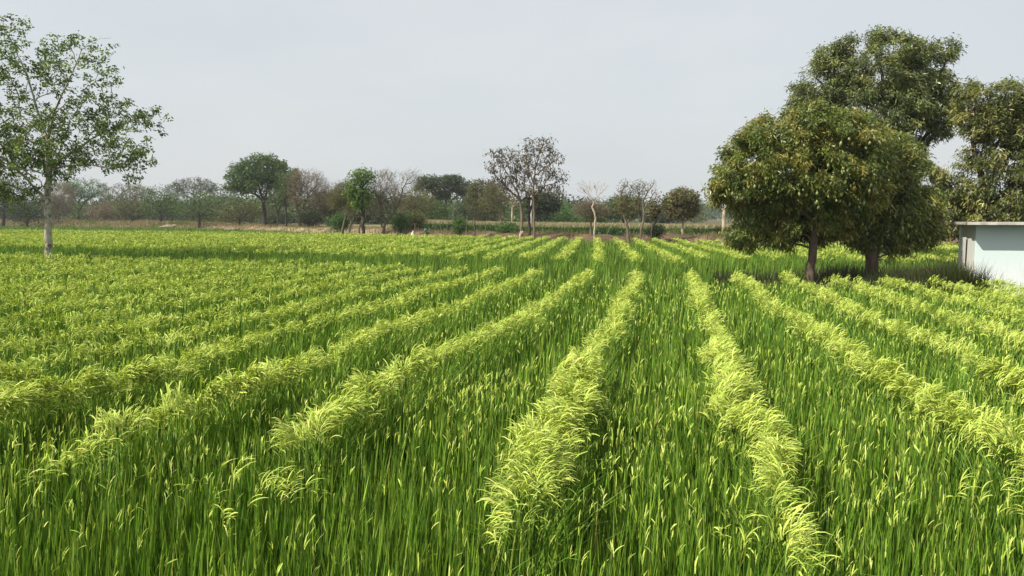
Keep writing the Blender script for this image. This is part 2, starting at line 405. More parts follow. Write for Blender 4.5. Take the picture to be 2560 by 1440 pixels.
# ------------------------------------------------------------------ trees
def skeleton(trunks, tips, seed, step, alpha=.35, up=.15):
    """branch tree: the given limbs first, then every crown tip joined to the limb that reaches it most naturally"""
    r = np.random.default_rng(seed)
    pos, par, path = [], [], []
    def find(p):
        return int(np.argmin([np.linalg.norm(q - p) for q in pos]))
    for li, tr in enumerate(trunks):
        tr = [np.asarray(p, float) for p in tr]
        if li == 0: prev = -1
        else: prev = find(tr[0])
        pts = []
        for a, b in zip(tr[:-1], tr[1:]):
            m = max(1, int(np.linalg.norm(b - a) / step))
            pts += [a + (b - a) * k / m for k in range(m)]
        pts.append(tr[-1])
        if li: pts = pts[1:]
        for k, p in enumerate(pts):
            q = p + (r.normal(0, step * .07, 3) if (li or k > 1) else 0)
            pos.append(q); par.append(prev)
            path.append(0 if prev < 0 else path[prev] + np.linalg.norm(q - pos[prev]))
            prev = len(pos) - 1
    n0 = len(pos)
    cap = n0 + len(tips) * 14
    A = np.zeros((cap, 3)); A[:n0] = pos; PA = np.zeros(cap); PA[:n0] = path
    n = n0
    low = max(1, int(n0 * .12))
    top = A[len(trunks[0]) and low:n0].mean(0)
    order = np.argsort(np.linalg.norm(tips - A[n0 - 1] * 0 - top, axis=1))
    ends = []
    for i in order:
        p = tips[i]
        d = np.linalg.norm(A[low:n] - p, axis=1)
        c = d + alpha * PA[low:n] + .35 * np.maximum(0, A[low:n, 2] - p[2])
        j = int(np.argmin(c)) + low
        L = np.linalg.norm(p - A[j])
        if L < step * .25: continue
        m = min(13, max(1, int(round(L / step))))
        pd = A[j] - A[par[j]] if par[j] >= 0 else np.array((0, 0, 1.))
        pd = unit(pd) * .45 + unit(p - A[j]) * .55
        ctl = A[j] + pd * L * .5 + np.array((0, 0, up * L * .5))
        prev = j
        for k in range(1, m + 1):
            t = k / m
            q = (1 - t) ** 2 * A[j] + 2 * t * (1 - t) * ctl + t * t * p
            if k < m: q = q + r.normal(0, step * .1, 3)
            A[n] = q; par.append(prev); PA[n] = PA[prev] + np.linalg.norm(q - A[prev]); prev = n; n += 1
        ends.append(prev)
    return A[:n], np.array(par), np.array(ends, int)

def wood(A, par, r0, rt, k_big=7, flare=.3, thin=1.0):
    n = len(A)
    cnt = np.zeros(n); kids = [[] for _ in range(n)]
    for i in range(n):
        if par[i] >= 0: kids[par[i]].append(i)
    for i in range(n - 1, -1, -1):
        if not kids[i]: cnt[i] = max(cnt[i], 1)
        if par[i] >= 0: cnt[par[i]] += cnt[i]
    e = math.log(r0 / rt) / math.log(max(cnt[0], 3))
    R = rt * cnt ** e
    R = np.where(cnt < cnt[0] * .9, np.maximum(R * thin, rt), R)
    R = R * (1 + flare * np.exp(-np.maximum(0, A[:, 2] - A[0, 2]) / (r0 * 2.2)))
    V, Fc = [], []
    starts = [0] + [c for i in range(n) for c in kids[i] if c != max(kids[i], key=lambda q: cnt[q])]
    for s in starts:
        ch = [s]
        if par[s] >= 0: pts, rr = [A[par[s]]], [min(R[par[s]], R[s] * 1.25)]
        else: pts, rr = [A[s] - np.array((0, 0, .35))], [R[s]]
        while True:
            pts.append(A[ch[-1]]); rr.append(R[ch[-1]])
            if not kids[ch[-1]]: break
            ch.append(max(kids[ch[-1]], key=lambda q: cnt[q]))
        big = max(rr)
        rr[-1] *= .5
        tube(V, Fc, pts, rr, k_big if big > r0 * .45 else (5 if big > r0 * .15 else 3), cap=False)
    return V, Fc, cnt

def in_ellipsoids(ells, n, r, shell=.45, clump=0, Y=0, deep=.85):
    vol = np.array([e[2] * e[3] * math.sqrt(e[2] * e[3]) for e in ells]) ** .8
    w = r.choice(len(ells), n, p=vol / vol.sum())
    d = unit(r.normal(0, 1, (n, 3)))
    rr = np.where(r.random(n) < shell, r.uniform(.82, 1.02, n), r.random(n) ** (1 / 3))
    P = np.zeros((n, 3))
    for k, e in enumerate(ells):
        m = w == k
        if not m.any(): continue
        c = at(e[0], e[1], Y + (e[4] if len(e) > 4 else 0)); s = Y / F
        rx, rz = e[2] * s, e[3] * s; ry = deep * math.sqrt(rx * max(rx, rz))
        P[m] = c + d[m] * rr[m, None] * np.array((rx, ry, rz))
    if clump:
        cen = P[r.choice(n, max(4, n // clump), replace=False)]
        j = np.argmin(((P[:, None] - cen[None]) ** 2).sum(-1), 1)
        P = cen[j] + (P - cen[j]) * .80
    return P

def leaf_set(rb, P, r, n_each, spread, L, W, pal, droop=.2, outward=None, S=2, var=.2, flat=.0):
    N = len(P) * n_each
    if N == 0: return
    Q = np.repeat(P, n_each, 0) + r.normal(0, spread, (N, 3)) * np.array((1, 1, .8))
    d = unit(r.normal(0, 1, (N, 3)) * np.array((1, 1, .7)) + (np.repeat(outward, n_each, 0) if outward is not None else 0))
    d[:, 2] -= droop; d = unit(d)
    ln = L * r.uniform(.6, 1.25, N); wd = W * r.uniform(.7, 1.25, N)
    s = np.linspace(0, 1, S)
    Pp = Q[:, None, :] + d[:, None, :] * (ln[:, None] * s[None, :])[..., None]
    Pp[..., 2] -= (.28 * droop * ln)[:, None] * (s[None, :] ** 2) * 1.5
    sd = unit(np.cross(d, r.normal(0, 1, (N, 3)) + np.array((0, 0, flat))))
    pr = np.array((1, .75)) if S == 2 else np.interp(s, (0, .4, .75, 1), (.35, 1, .75, .08))
    pal = np.array(pal); c = pal[r.integers(0, len(pal), len(P))]
    c = np.repeat(c, n_each, 0) * np.clip(r.normal(1, var, (N, 1)), .4, 1.8) * r.normal(1, .05, (N, 3))
    rb.add(Pp, wd[:, None] * pr[None, :], sd, np.clip(c, .004, 1))

def tree(name, label, cat, px, Y, limbs, ells, K, leaf, bark, r0, rt, seed, group=None, step=None, leaf_m=None, alpha=.35, up=.15, shell=.45, deep=.85, base_z=None, thin=1.0, clump=0):
    """limbs: lists of photo points at distance Y, the first of the first limb being the foot"""
    r = np.random.default_rng(seed)
    X = at(px, 600, Y)[0]
    foot = np.array((X, Y, hgt(X, Y) if base_z is None else base_z))
    root = thing(name, label, cat, foot, group)
    tr = []
    for li, lb in enumerate(limbs):
        pts = [at(p[0], p[1], Y + (p[2] if len(p) > 2 else 0)) for p in lb]
        if li == 0: pts = [foot] + pts
        tr.append(pts)
    step = step or max(.12, Y / F * 9)
    tips = in_ellipsoids(ells, K, r, shell, clump, Y, deep)
    tips = tips[tips[:, 2] > foot[2] + .15]
    A, par, ends = skeleton(tr, tips, seed, step, alpha, up)
    V, Fc, cnt = wood(A, par, r0, rt, thin=thin)
    mesh_obj('trunk', np.array(V) - foot, Fc, bark, root, True)
    if leaf:
        n_each, spread, L, W, pal, droop, S = leaf[:7]
        frac = leaf[7] if len(leaf) > 7 else 1.0
        E = A[ends]
        if frac < 1: E = E[r.random(len(E)) < frac]
        thin = np.where((cnt <= 2) & (np.arange(len(A)) > 4))[0]
        cen = A[ends].mean(0)
        rb = Ribbons()
        out = unit(E - cen) * .6
        leaf_set(rb, E, r, n_each, spread, L, W, pal, droop, out, S)
        if len(thin) and frac >= 1:
            th = A[thin[r.random(len(thin)) < .5]]
            leaf_set(rb, th, r, max(1, n_each // 3), spread, L, W, pal, droop, None, S)
        rb.build('crown', leaf_m or M_leaf, root, False, foot)
    return root, A, ends

# palettes (leaf colours in daylight)
P_ACA = ((0.088, 0.142, 0.044), (0.116, 0.179, 0.053), (0.066, 0.113, 0.037))
P_GREY = ((.085, .115, .065), (.11, .14, .08), (.065, .09, .055))
P_BRIGHT = ((.085, .17, .045), (.12, .22, .055), (.065, .125, .035))
P_LIME = ((0.109, 0.195, 0.031), (0.156, 0.242, 0.039), (0.078, 0.148, 0.023))
P_OLIVE = ((.115, .125, .052), (.145, .155, .062), (.09, .10, .045))
P_BROWN = ((.21, .175, .135), (.25, .21, .165), (.165, .135, .10))
P_RUST = ((.115, .088, .052), (.15, .115, .062), (.13, .125, .055), (.085, .065, .045))
P_MIX = ((.14, .155, .055), (.18, .18, .07), (.15, .115, .07))
P_DARK = ((.045, .065, .03), (.06, .085, .036), (.035, .05, .025))
P_KASS = ((0.103, 0.164, 0.034), (0.145, 0.219, 0.046), (0.193, 0.262, 0.063), (0.076, 0.116, 0.03))
P_MANF = ((0.133, 0.175, 0.034), (0.173, 0.207, 0.039), (0.227, 0.238, 0.056), (0.294, 0.269, 0.067), (0.094, 0.131, 0.031))
P_MANB = ((0.119, 0.153, 0.049), (0.174, 0.206, 0.067), (0.249, 0.269, 0.088), (0.096, 0.116, 0.043))
P_MANR = ((0.123, 0.151, 0.045), (0.19, 0.21, 0.06), (0.294, 0.285, 0.085), (0.095, 0.113, 0.038))

def build_near_trees():
    # the tall slender tree on the bank, left
    tree('slender_tree', 'tall slender pale barked tree with thin airy crown standing alone in the rice', 'tree', 118, 34.2,
         [[(119, 560), (120, 505), (122, 427), (118, 349), (99, 294, .3), (76, 216, .5), (58, 165, .4), (22, 92, .2), (30, 60, .2)],
          [(118, 349), (138, 275, -.3), (174, 193, -.5), (206, 124, -.5), (248, 98, -.5), (280, 95, -.4)],
          [(122, 427), (172, 413, -.3), (220, 410, -.6), (275, 422, -.7), (330, 446, -.6), (346, 470, -.6)],
          [(121, 415), (170, 388, .5), (240, 340, .9), (330, 300, 1.1), (405, 282, 1.0)],
          [(120, 505), (108, 495), (83, 504, -.2), (45, 508, -.4), (5, 500, -.5)],
          [(115, 340), (73, 307, .4), (37, 275, .8), (-40, 245, 1.2)],
          [(120, 440), (80, 425, -.8), (20, 420, -1.2), (-60, 410, -1.5)],
          [(174, 193), (190, 160), (176, 110), (160, 92)]],
         [(60, 170, 85, 75), (30, 62, 38, 26), (-50, 120, 80, 80), (150, 118, 42, 30), (235, 112, 55, 26), (205, 200, 95, 60), (285, 170, 28, 18), (255, 275, 85, 60),
          (330, 330, 75, 55), (375, 282, 42, 22), (345, 405, 55, 38), (330, 455, 30, 14), (170, 330, 110, 75), (150, 405, 120, 45), (40, 330, 110, 90), (30, 430, 105, 70),
          (45, 505, 55, 30), (-80, 330, 120, 120), (-60, 460, 90, 60), (225, 385, 120, 45)],
         900, (22, .115, .108, .031, P_KASS, .3, 2), B_pale, .155, .009, 3, shell=.3, step=.22, up=.05, deep=.9, alpha=.28)
    # mango trees
    t, A, ends = tree('mango_tree', 'broad dome shaped mango tree hung with green fruit, foremost beside the pale hut', 'tree', 2025, 21.9,
         [[(2033, 610), (2040, 560), (2035, 520)], [(2040, 560), (1985, 510, -.3), (1930, 455, -.4), (1860, 440, -.4)], [(2040, 560), (2085, 500, .2), (2130, 440, .3)],
          [(2035, 520), (2020, 440, -.5), (2010, 340, -.4)], [(2038, 570), (1970, 555, .5), (1900, 520, .8)], [(2035, 520), (2060, 430, .9), (2060, 340, 1.0)]],
         [(2020, 395, 190, 128), (1900, 430, 112, 105), (1818, 476, 56, 48), (1872, 560, 66, 62, .7), (1842, 595, 26, 36, .0), (1900, 600, 40, 30, .4), (1962, 565, 80, 50, .9), (2112, 345, 105, 85), (2130, 450, 100, 90),
          (2075, 575, 60, 38, .5), (2010, 545, 120, 48, .5), (1935, 585, 60, 36, .3), (2040, 300, 95, 42), (1960, 345, 85, 60), (1985, 615, 22, 20, .8)],
         1150, (78, .105, .125, .018, P_MANF, .5, 3), B_mango, .125, .010, 11, leaf_m=M_mango, clump=13, shell=.62, step=.2)
    fruit_on(t, A, ends, 95, 21.9, 4, 1.0)
    t, A, ends = tree('mango_tree', 'dark mango tree with thick trunk between the dome shaped mango and the hut', 'tree', 2178, 22.9,
         [[(2180, 640), (2180, 590), (2176, 555)], [(2180, 575), (2225, 510, .2), (2250, 450, .3)], [(2176, 555), (2150, 480, .3), (2170, 410, .4)], [(2180, 590), (2250, 560, .2), (2310, 550, .3)]],
         [(2225, 420, 80, 95), (2262, 535, 88, 85), (2180, 530, 85, 65), (2300, 585, 52, 42), (2240, 605, 70, 30), (2165, 450, 70, 80), (2310, 510, 30, 60), (2120, 545, 70, 62, .2), (2180, 600, 60, 28, .3)],
         680, (78, .115, .125, .018, P_MANF[:3] + P_MANB[:2], .5, 3), B_mango, .19, .010, 12, leaf_m=M_mango, clump=13, shell=.6, step=.2)
    fruit_on(t, A, ends, 40, 22.9, 5, .75)
    tree('mango_tree', 'tallest mango tree with billowing dark green crown rising behind the dome shaped one', 'tree', 2205, 30.5,
         [[(2200, 560), (2195, 480), (2195, 400)], [(2195, 480), (2290, 365, -.5), (2350, 300, -.4), (2365, 240)], [(2195, 400), (2130, 300, .5), (2080, 220, .6)],
          [(2195, 400), (2210, 280), (2200, 160)], [(2195, 400), (2040, 300), (1990, 255)], [(2200, 560), (2300, 400, .6), (2330, 340, .8)]],
         [(2190, 165, 125, 82), (2150, 110, 60, 26), (2080, 215, 78, 66), (2058, 148, 34, 28), (2005, 235, 48, 42), (1980, 262, 28, 26), (2290, 195, 85, 90), (2300, 300, 95, 70),
          (2180, 285, 150, 80), (2338, 125, 50, 30), (2352, 250, 50, 62), (2060, 290, 70, 40), (2280, 370, 55, 30), (2260, 440, 90, 60), (2120, 400, 110, 80)],
         1100, (76, .135, .15, .022, P_MANB, .5, 3), B_dark, .30, .014, 13, leaf_m=M_mango, clump=13, shell=.6, step=.28)
    tree('mango_tree', 'open crowned mango tree with dark bare limbs showing, rising behind the hut roof', 'tree', 2475, 27.5,
         [[(2472, 560), (2462, 480), (2445, 415), (2425, 330), (2440, 250)], [(2445, 415), (2500, 350), (2530, 280), (2540, 225)], [(2462, 480), (2400, 455), (2370, 470), (2350, 440)],
          [(2472, 560), (2530, 470), (2590, 400)], [(2465, 500), (2520, 480), (2580, 480)], [(2472, 560), (2430, 530), (2400, 540)]],
         [(2470, 250, 85, 48), (2545, 235, 65, 44), (2418, 225, 38, 24), (2520, 320, 85, 60), (2600, 320, 80, 120), (2490, 400, 60, 38), (2385, 482, 46, 36), (2555, 470, 85, 65),
          (2430, 545, 95, 34), (2345, 440, 30, 24), (2520, 555, 90, 30), (2452, 305, 62, 48), (2440, 395, 52, 34), (2425, 480, 60, 44), (2480, 505, 70, 40), (2680, 350, 90, 130), (2350, 545, 40, 50), (2660, 500, 80, 80)],
         1050, (60, .125, .145, .021, P_MANR, .5, 3), B_dark, .24, .013, 14, leaf_m=M_mango, clump=13, shell=.4, step=.26)

def fruit_on(root, A, ends, n, Y, seed, frac):
    """green mangoes on long stalks hanging from the outside of the crown"""
    r = np.random.default_rng(seed)
    V, Fc = [], []
    tube(V, Fc, [(0, 0, 0), (.01, .004, -.12), (.012, .0, -.27)], (.005, .004, .004), 4)
    prof = [(-.26, .008), (-.275, .026), (-.30, .040), (-.325, .043), (-.35, .034), (-.37, .018), (-.378, .004)]
    tube(V, Fc, [(.012 + .012 * math.sin(i), 0, z) for i, (z, q) in enumerate(prof)], [q for _, q in prof], 8)
    me = None
    mat = noise_mat('green_fruit_skin', (.17, .21, .05), (.27, .30, .09), 20, 3, .4, 0, spec=.5) if 'green_fruit_skin' not in bpy.data.materials else bpy.data.materials['green_fruit_skin']
    E = A[ends]; foot = np.array(root.location)
    c = E.mean(0)
    out = E - c
    # what hangs on the open side of the crown
    score = -out[:, 1] - .35 * np.abs(out[:, 2] + .4) + r.normal(0, .5, len(E))
    idx = np.argsort(-score)[:n]
    first = None
    for i in idx:
        p = E[i] - foot + np.array((out[i, 0] * .06, -.12, -.05))
        if first is None:
            o = first = mesh_obj('fruit', V, Fc, mat, root, True)
        else:
            o = first.copy(); C.objects.link(o); o.parent = root
        o.location = tuple(map(float, p)); o.rotation_euler = (r.normal(0, .12), r.normal(0, .12), r.uniform(0, 6.28))
        q = r.uniform(.6, .95); o.scale = (q, q, q * r.uniform(.9, 1.5))

BELT = 'trees of the belt beyond the rice'
def build_far_trees():
    aca = lambda n=11, pal=P_ACA, L=.42, W=.085, sp=.45: (int(n * 2.1), sp, L * .8, W * .85, pal, .1, 2)
    T = lambda *a, **k: tree(*a, group=BELT, **k)
    # far left, seen through the slender tree
    T('acacia_tree', 'dark dense tree at the far left edge behind the slender tree', 'tree', 10, 215, [[(8, 530), (10, 505)], [(10, 505), (-20, 475)], [(10, 505), (45, 480)]],
      [(10, 485, 70, 42), (-40, 480, 60, 45), (60, 500, 45, 35)], 260, aca(14, P_DARK), B_dark, .45, .03, 21)
    T('acacia_tree', 'bright green umbrella crowned acacia with dark forked trunk right of the slender trunk', 'tree', 196, 240, [[(197, 530), (203, 515)], [(203, 515), (180, 490), (170, 470)], [(203, 515), (225, 495), (245, 480)]],
      [(215, 470, 52, 24), (180, 480, 35, 25), (250, 490, 28, 22), (205, 520, 48, 14)], 300, aca(12, P_BRIGHT), B_dark, .4, .03, 22)
    T('bare_tree', 'brownish half bare tree just right of the slender tree trunk', 'tree', 140, 228, [[(142, 525), (150, 500)]],
      [(150, 500, 34, 42), (130, 515, 25, 25)], 300, (16, .5, 1.2, .03, P_BROWN, -.25, 2), B_brown, .25, .03, 23)
    T('acacia_tree', 'brown grey leafed tree with flat top between bright acacia and olive shrubs', 'tree', 315, 235, [[(315, 535), (312, 510)], [(312, 510), (290, 485)], [(312, 510), (340, 485)]],
      [(310, 485, 50, 26), (345, 480, 40, 18), (290, 510, 35, 20)], 300, aca(8, P_OLIVE[:1] + P_BROWN[:1] + P_ACA[:1]), B_dark, .35, .03, 24)
    T('acacia_tree', 'distant grey green umbrella acacia standing above the shrubs left of the great one', 'tree', 480, 260, [[(482, 530), (484, 500)], [(484, 500), (450, 480)], [(484, 500), (520, 480)]],
      [(485, 466, 55, 20), (440, 475, 28, 16), (520, 474, 24, 12)], 280, aca(10, P_GREY), B_dark, .4, .03, 25)
    shr = [(335, 205, 332, 524, 45, 22, P_OLIVE, 'low yellow olive shrub under the brown flat topped tree'),
           (405, 190, 400, 505, 48, 36, P_ACA, 'rounded green thorn shrub on dry ground, below the flat topped tree'),
           (500, 170, 498, 514, 62, 38, P_ACA, 'broad spreading green thorn shrub, largest of the shrubs left of the great acacia'),
           (600, 158, 600, 528, 58, 28, P_OLIVE, 'olive low thorn shrub on the tan bank close to the great acacia'),
           (555, 215, 560, 510, 50, 26, P_GREY, 'grey green shrub farther back between two thorn shrubs'),
           (265, 215, 262, 530, 42, 20, P_BROWN, 'brown dry shrub beneath the bright green acacia'),
           (70, 200, 70, 530, 55, 22, P_DARK, 'dark low shrub left of the slender trunk'),
           (775, 130, 775, 544, 24, 16, P_DARK, 'dark rounded bush at the foot of the pinkish bare tree'),
           (858, 96, 850, 556, 24, 18, P_BRIGHT, 'green bush behind the leaning twin stems'),
           (1003, 90, 1003, 560, 20, 24, P_BRIGHT, 'green leafy bush behind the bent pale trunk'),
           (1028, 92, 1035, 553, 28, 20, P_OLIVE, 'olive bush left of the bending worker'),
           (1152, 82, 1152, 566, 17, 17, P_BRIGHT, 'green bush between leaning stakes right of the worker'),
           (1265, 76, 1268, 575, 22, 13, P_BRIGHT, 'low green bush at the foot of the pale leaning trunk'),
           (1642, 62, 1640, 578, 16, 12, P_DARK, 'small dark bush beside the leaning dark trunk'),
           (1655, 70, 1700, 586, 30, 7, P_BRIGHT, 'low green plants around the white trunk'),
           (1395, 150, 1400, 540, 40, 22, P_BRIGHT, 'bright green bush behind the maize near the tall tree'),
           (690, 170, 690, 540, 40, 20, P_GREY, 'grey bush in shade under the great acacia'),
           (905, 135, 905, 535, 34, 22, P_DARK, 'dark bush behind the big dark trunk'),
           (1075, 130, 1080, 530, 40, 28, P_ACA, 'green bush under the flat crowned acacia left side'),
           (1165, 140, 1165, 532, 36, 24, P_GREY, 'grey green bush under the flat crowned acacia right side'),
           (1215, 135, 1210, 525, 40, 34, P_OLIVE, 'olive bushy tree behind the maize left of the tall trees'),
           (1345, 128, 1350, 520, 40, 34, P_DARK, 'dark bushy tree filling the gap behind the tall trunks'),
           (1480, 140, 1480, 540, 34, 18, P_BRIGHT, 'green bush behind the leafless pale tree')]
    for i, (px, Y, cx, cy, rx, ry, pal, lab) in enumerate(shr):
        s = Y / F
        tree('shrub', lab, 'shrub', px, Y, [[(px - 2, cy + ry * .8), (cx, cy + ry * .3)], [(px - 2, cy + ry * .8), (cx - rx * .5, cy)], [(px - 2, cy + ry * .8), (cx + rx * .5, cy)]],
             [(cx, cy, rx, ry), (cx - rx * .45, cy + ry * .35, rx * .55, ry * .7), (cx + rx * .45, cy + ry * .4, rx * .5, ry * .65), (cx + rx * .2, cy - ry * .3, rx * .55, ry * .6)],
             190, (16, s * 7, s * 3.6, s * .7, pal, -.3, 2), B_brown if pal is P_BROWN else B_dark, s * 3, s * .35, 40 + i, 'shrubs on the dry ground beyond the rice', shell=.2)
    # the great acacia and its neighbours
    T('acacia_tree', 'great grey green acacia with wide domed crown and dark single trunk', 'tree', 663, 148,
      [[(661, 530), (659, 505)], [(659, 505), (640, 485), (605, 478), (575, 470)], [(659, 505), (648, 470), (635, 430)], [(659, 505), (672, 465), (690, 430)], [(659, 505), (690, 480), (720, 450)], [(655, 480), (660, 440), (660, 410)]],
      [(655, 425, 62, 34), (610, 440, 48, 30), (700, 440, 45, 36), (585, 470, 34, 13), (660, 400, 36, 12), (640, 465, 60, 20), (735, 440, 18, 16), (715, 475, 26, 22)], 620, aca(11, P_ACA, .5, .09, .38), B_dark, .42, .03, 31, shell=.4)
    T('thin_tree', 'thin dark tree with two stems under the right side of the great acacia', 'tree', 695, 140, [[(694, 535), (688, 505), (680, 495)], [(694, 535), (702, 515), (705, 490)]],
      [(690, 495, 25, 22), (712, 495, 20, 24)], 130, aca(7, P_GREY, .35, .07), B_dark, .16, .025, 32)
    T('thin_tree', 'straight dark thin trunk between the great acacia and the pinkish bare tree', 'tree', 717, 136, [[(715, 535), (713, 490), (712, 450)]],
      [(715, 480, 24, 30), (712, 450, 20, 20)], 150, aca(7, P_ACA, .35, .07), B_dark, .17, .025, 33)
    T('bare_tree', 'rounded pinkish brown bare tree right of the great acacia, with curved dark trunk', 'tree', 752, 134,
      [[(748, 540), (742, 518), (740, 505)], [(740, 505), (755, 470), (760, 445)], [(742, 518), (775, 490), (800, 465)], [(740, 505), (735, 470), (745, 440)], [(752, 550), (757, 520), (775, 480)]],
      [(770, 455, 40, 26), (805, 480, 26, 28), (745, 460, 25, 30), (775, 500, 45, 28), (820, 505, 18, 20)], 800, (7, .4, .8, .018, P_BROWN, -.2, 2), B_dark, .3, .024, 34, alpha=.3)
    T('acacia_tree', 'olive tree filling the gap right of the pinkish bare tree', 'tree', 822, 140, [[(826, 540), (815, 515), (805, 500)], [(815, 515), (840, 490)]],
      [(815, 510, 35, 28), (845, 500, 22, 26)], 220, aca(9, P_OLIVE, .4, .08), B_dark, .25, .03, 35)
    T('bare_tree', 'leaning grey tree with sparse yellowish leaves and a long limb stretching up right', 'tree', 855, 93,
      [[(857, 570), (862, 550), (870, 530), (867, 520)], [(870, 530), (885, 495), (898, 465), (906, 452)], [(867, 520), (852, 495), (845, 475)], [(870, 530), (880, 505), (880, 480)], [(867, 520), (845, 505), (835, 495)]],
      [(860, 485, 32, 26), (840, 505, 20, 20), (885, 505, 25, 25), (870, 465, 22, 14)], 520, (9, .25, .45, .014, P_MIX, -.1, 2), B_brown, .14, .013, 36, alpha=.28)
    T('leafy_tree', 'bright lime green leafy crown on a straight dark trunk amid bare trees', 'tree', 909, 86,
      [[(908, 545), (908, 500), (908, 465), (908, 440)], [(908, 465), (890, 440)], [(908, 470), (926, 445)]],
      [(905, 445, 28, 22), (895, 470, 20, 16), (922, 440, 12, 14), (912, 485, 22, 14), (884, 480, 16, 12), (897, 505, 24, 18), (872, 470, 14, 12)], 260, (9, .3, .24, .06, P_LIME, .25, 2), B_dark, .19, .02, 37, shell=.25)
    T('bare_tree', 'short twin stemmed crooked bare tree next to the leaning grey tree', 'tree', 872, 92, [[(873, 570), (880, 555), (872, 545), (876, 530)], [(880, 555), (893, 548), (880, 530)], [(872, 545), (868, 525)]],
      [(880, 530, 22, 16), (868, 525, 14, 16)], 120, (2, .15, .2, .05, P_MIX, .3, 2, .4), B_brown, .13, .016, 38)
    T('bare_tree', 'slim bare leaning trunk between twin stemmed tree and bent pale tree', 'tree', 897, 92, [[(898, 572), (905, 550), (908, 520)], [(905, 550), (915, 530)]],
      [(905, 525, 18, 22)], 90, (1, .15, .2, .05, P_MIX, .3, 2, .3), B_brown, .11, .016, 39)
    T('bare_tree', 'large twiggy brown bare tree with bent pale trunk and one high leaning branch', 'tree', 958, 88,
      [[(961, 565), (968, 552), (978, 540), (990, 522), (1000, 500), (1008, 470), (1020, 450), (1042, 430)], [(968, 552), (955, 530), (952, 500)], [(978, 540), (960, 515), (945, 490)], [(990, 522), (975, 490), (965, 460)], [(953, 570, .4), (954, 540), (950, 510), (940, 480)]],
      [(955, 465, 36, 30), (935, 495, 28, 30), (965, 440, 24, 12), (1025, 445, 24, 16), (985, 490, 30, 34), (950, 520, 35, 22)], 1000, (4, .28, .5, .012, P_BROWN, -.15, 2), B_brown, .17, .013, 41, alpha=.26)
    T('bare_tree', 'brown and olive twiggy tree behind the worker, left of the flat crowned acacia', 'tree', 1033, 98, [[(1033, 550), (1036, 525)], [(1036, 525), (1015, 500)], [(1036, 525), (1060, 505)], [(1036, 525), (1035, 495)]],
      [(1030, 495, 32, 28), (1060, 505, 28, 26), (1015, 520, 25, 20)], 600, (4, .3, .42, .014, P_MIX + P_OLIVE, -.1, 2), B_brown, .2, .015, 42)
    T('acacia_tree', 'flat crowned grey green acacia with dark forking trunk, right of the worker', 'tree', 1118, 165, [[(1116, 535), (1112, 518)], [(1112, 518), (1090, 490), (1065, 470)], [(1112, 518), (1120, 485), (1145, 465)], [(1112, 518), (1095, 500), (1075, 500)], [(1114, 525), (1130, 500), (1150, 485)]],
      [(1075, 455, 32, 14), (1110, 465, 36, 20), (1130, 452, 28, 12), (1155, 470, 28, 16), (1060, 470, 22, 12), (1165, 480, 14, 12), (1105, 490, 20, 14)], 460, aca(11, P_GREY, .5, .09, .38), B_dark, .4, .03, 43)
    T('acacia_tree', 'olive green tree with thin crown between the flat crowned acacia and the tall trees', 'tree', 1208, 138, [[(1208, 535), (1208, 510)], [(1208, 510), (1190, 480)], [(1208, 510), (1225, 480)]],
      [(1205, 475, 35, 24), (1185, 500, 24, 22), (1230, 490, 28, 30)], 280, aca(9, P_OLIVE, .4, .08), B_dark, .25, .026, 44)
    # the tall pair in the middle and the trees along the bank
    T('bare_tree', 'spindly brown tree with pale crooked trunk left of the tall pair', 'tree', 1255, 78, [[(1254, 555), (1250, 540), (1250, 515), (1248, 480)], [(1252, 535), (1240, 528), (1222, 520)], [(1250, 515), (1262, 495)], [(1250, 515), (1238, 495)]],
      [(1245, 480, 28, 28), (1225, 500, 22, 25), (1262, 500, 18, 22)], 420, (4, .22, .36, .012, P_MIX + P_OLIVE, -.1, 2), B_brown, .10, .012, 45)
    T('bare_tree', 'stubby pale trunk with one sideways branch behind the leaning tall tree', 'tree', 1280, 92, [[(1280, 540), (1281, 520), (1284, 508)], [(1281, 528), (1270, 531), (1262, 529)]],
      [(1285, 500, 18, 16)], 70, (4, .2, .22, .06, P_MIX, .3, 2, .8), B_cream, .12, .015, 46)
    T('brown_leafed_tree', 'tall leaning tree with pale trunk and browning leaves, left of the tall pair', 'tree', 1303, 71,
      [[(1306, 560), (1304, 525), (1300, 500), (1293, 475)], [(1300, 490), (1276, 450), (1255, 410), (1235, 385)], [(1293, 475), (1290, 430), (1280, 390)], [(1300, 500), (1262, 465), (1230, 430)], [(1300, 500), (1310, 460), (1312, 430)]],
      [(1240, 385, 24, 18), (1262, 385, 28, 16), (1262, 425, 38, 28), (1225, 420, 14, 22), (1290, 400, 26, 26), (1238, 455, 24, 18), (1300, 440, 24, 26), (1285, 465, 30, 20)],
      420, (5, .16, .15, .045, P_RUST, .8, 2, .75), B_brown, .14, .018, 47, thin=.8, alpha=.24)
    T('brown_leafed_tree', 'tallest straight trunked tree with sparse rust brown leaves against the sky', 'tree', 1336, 69,
      [[(1335, 560), (1334, 500), (1333, 460), (1340, 415), (1352, 375), (1362, 350)], [(1333, 460), (1318, 410), (1310, 370)], [(1334, 490), (1362, 465), (1400, 455)], [(1336, 440), (1375, 410), (1395, 395)], [(1333, 470), (1320, 440), (1300, 415)], [(1340, 415), (1335, 380), (1330, 355)]],
      [(1330, 362, 34, 18), (1372, 356, 24, 14), (1352, 390, 44, 22), (1390, 395, 20, 20), (1395, 435, 26, 16), (1405, 450, 18, 12), (1345, 430, 46, 26), (1310, 395, 24, 24), (1375, 475, 34, 18), (1400, 490, 14, 14), (1330, 470, 34, 16)],
      560, (5, .16, .15, .045, P_RUST, .8, 2, .75), B_brown, .11, .017, 48, alpha=.24)
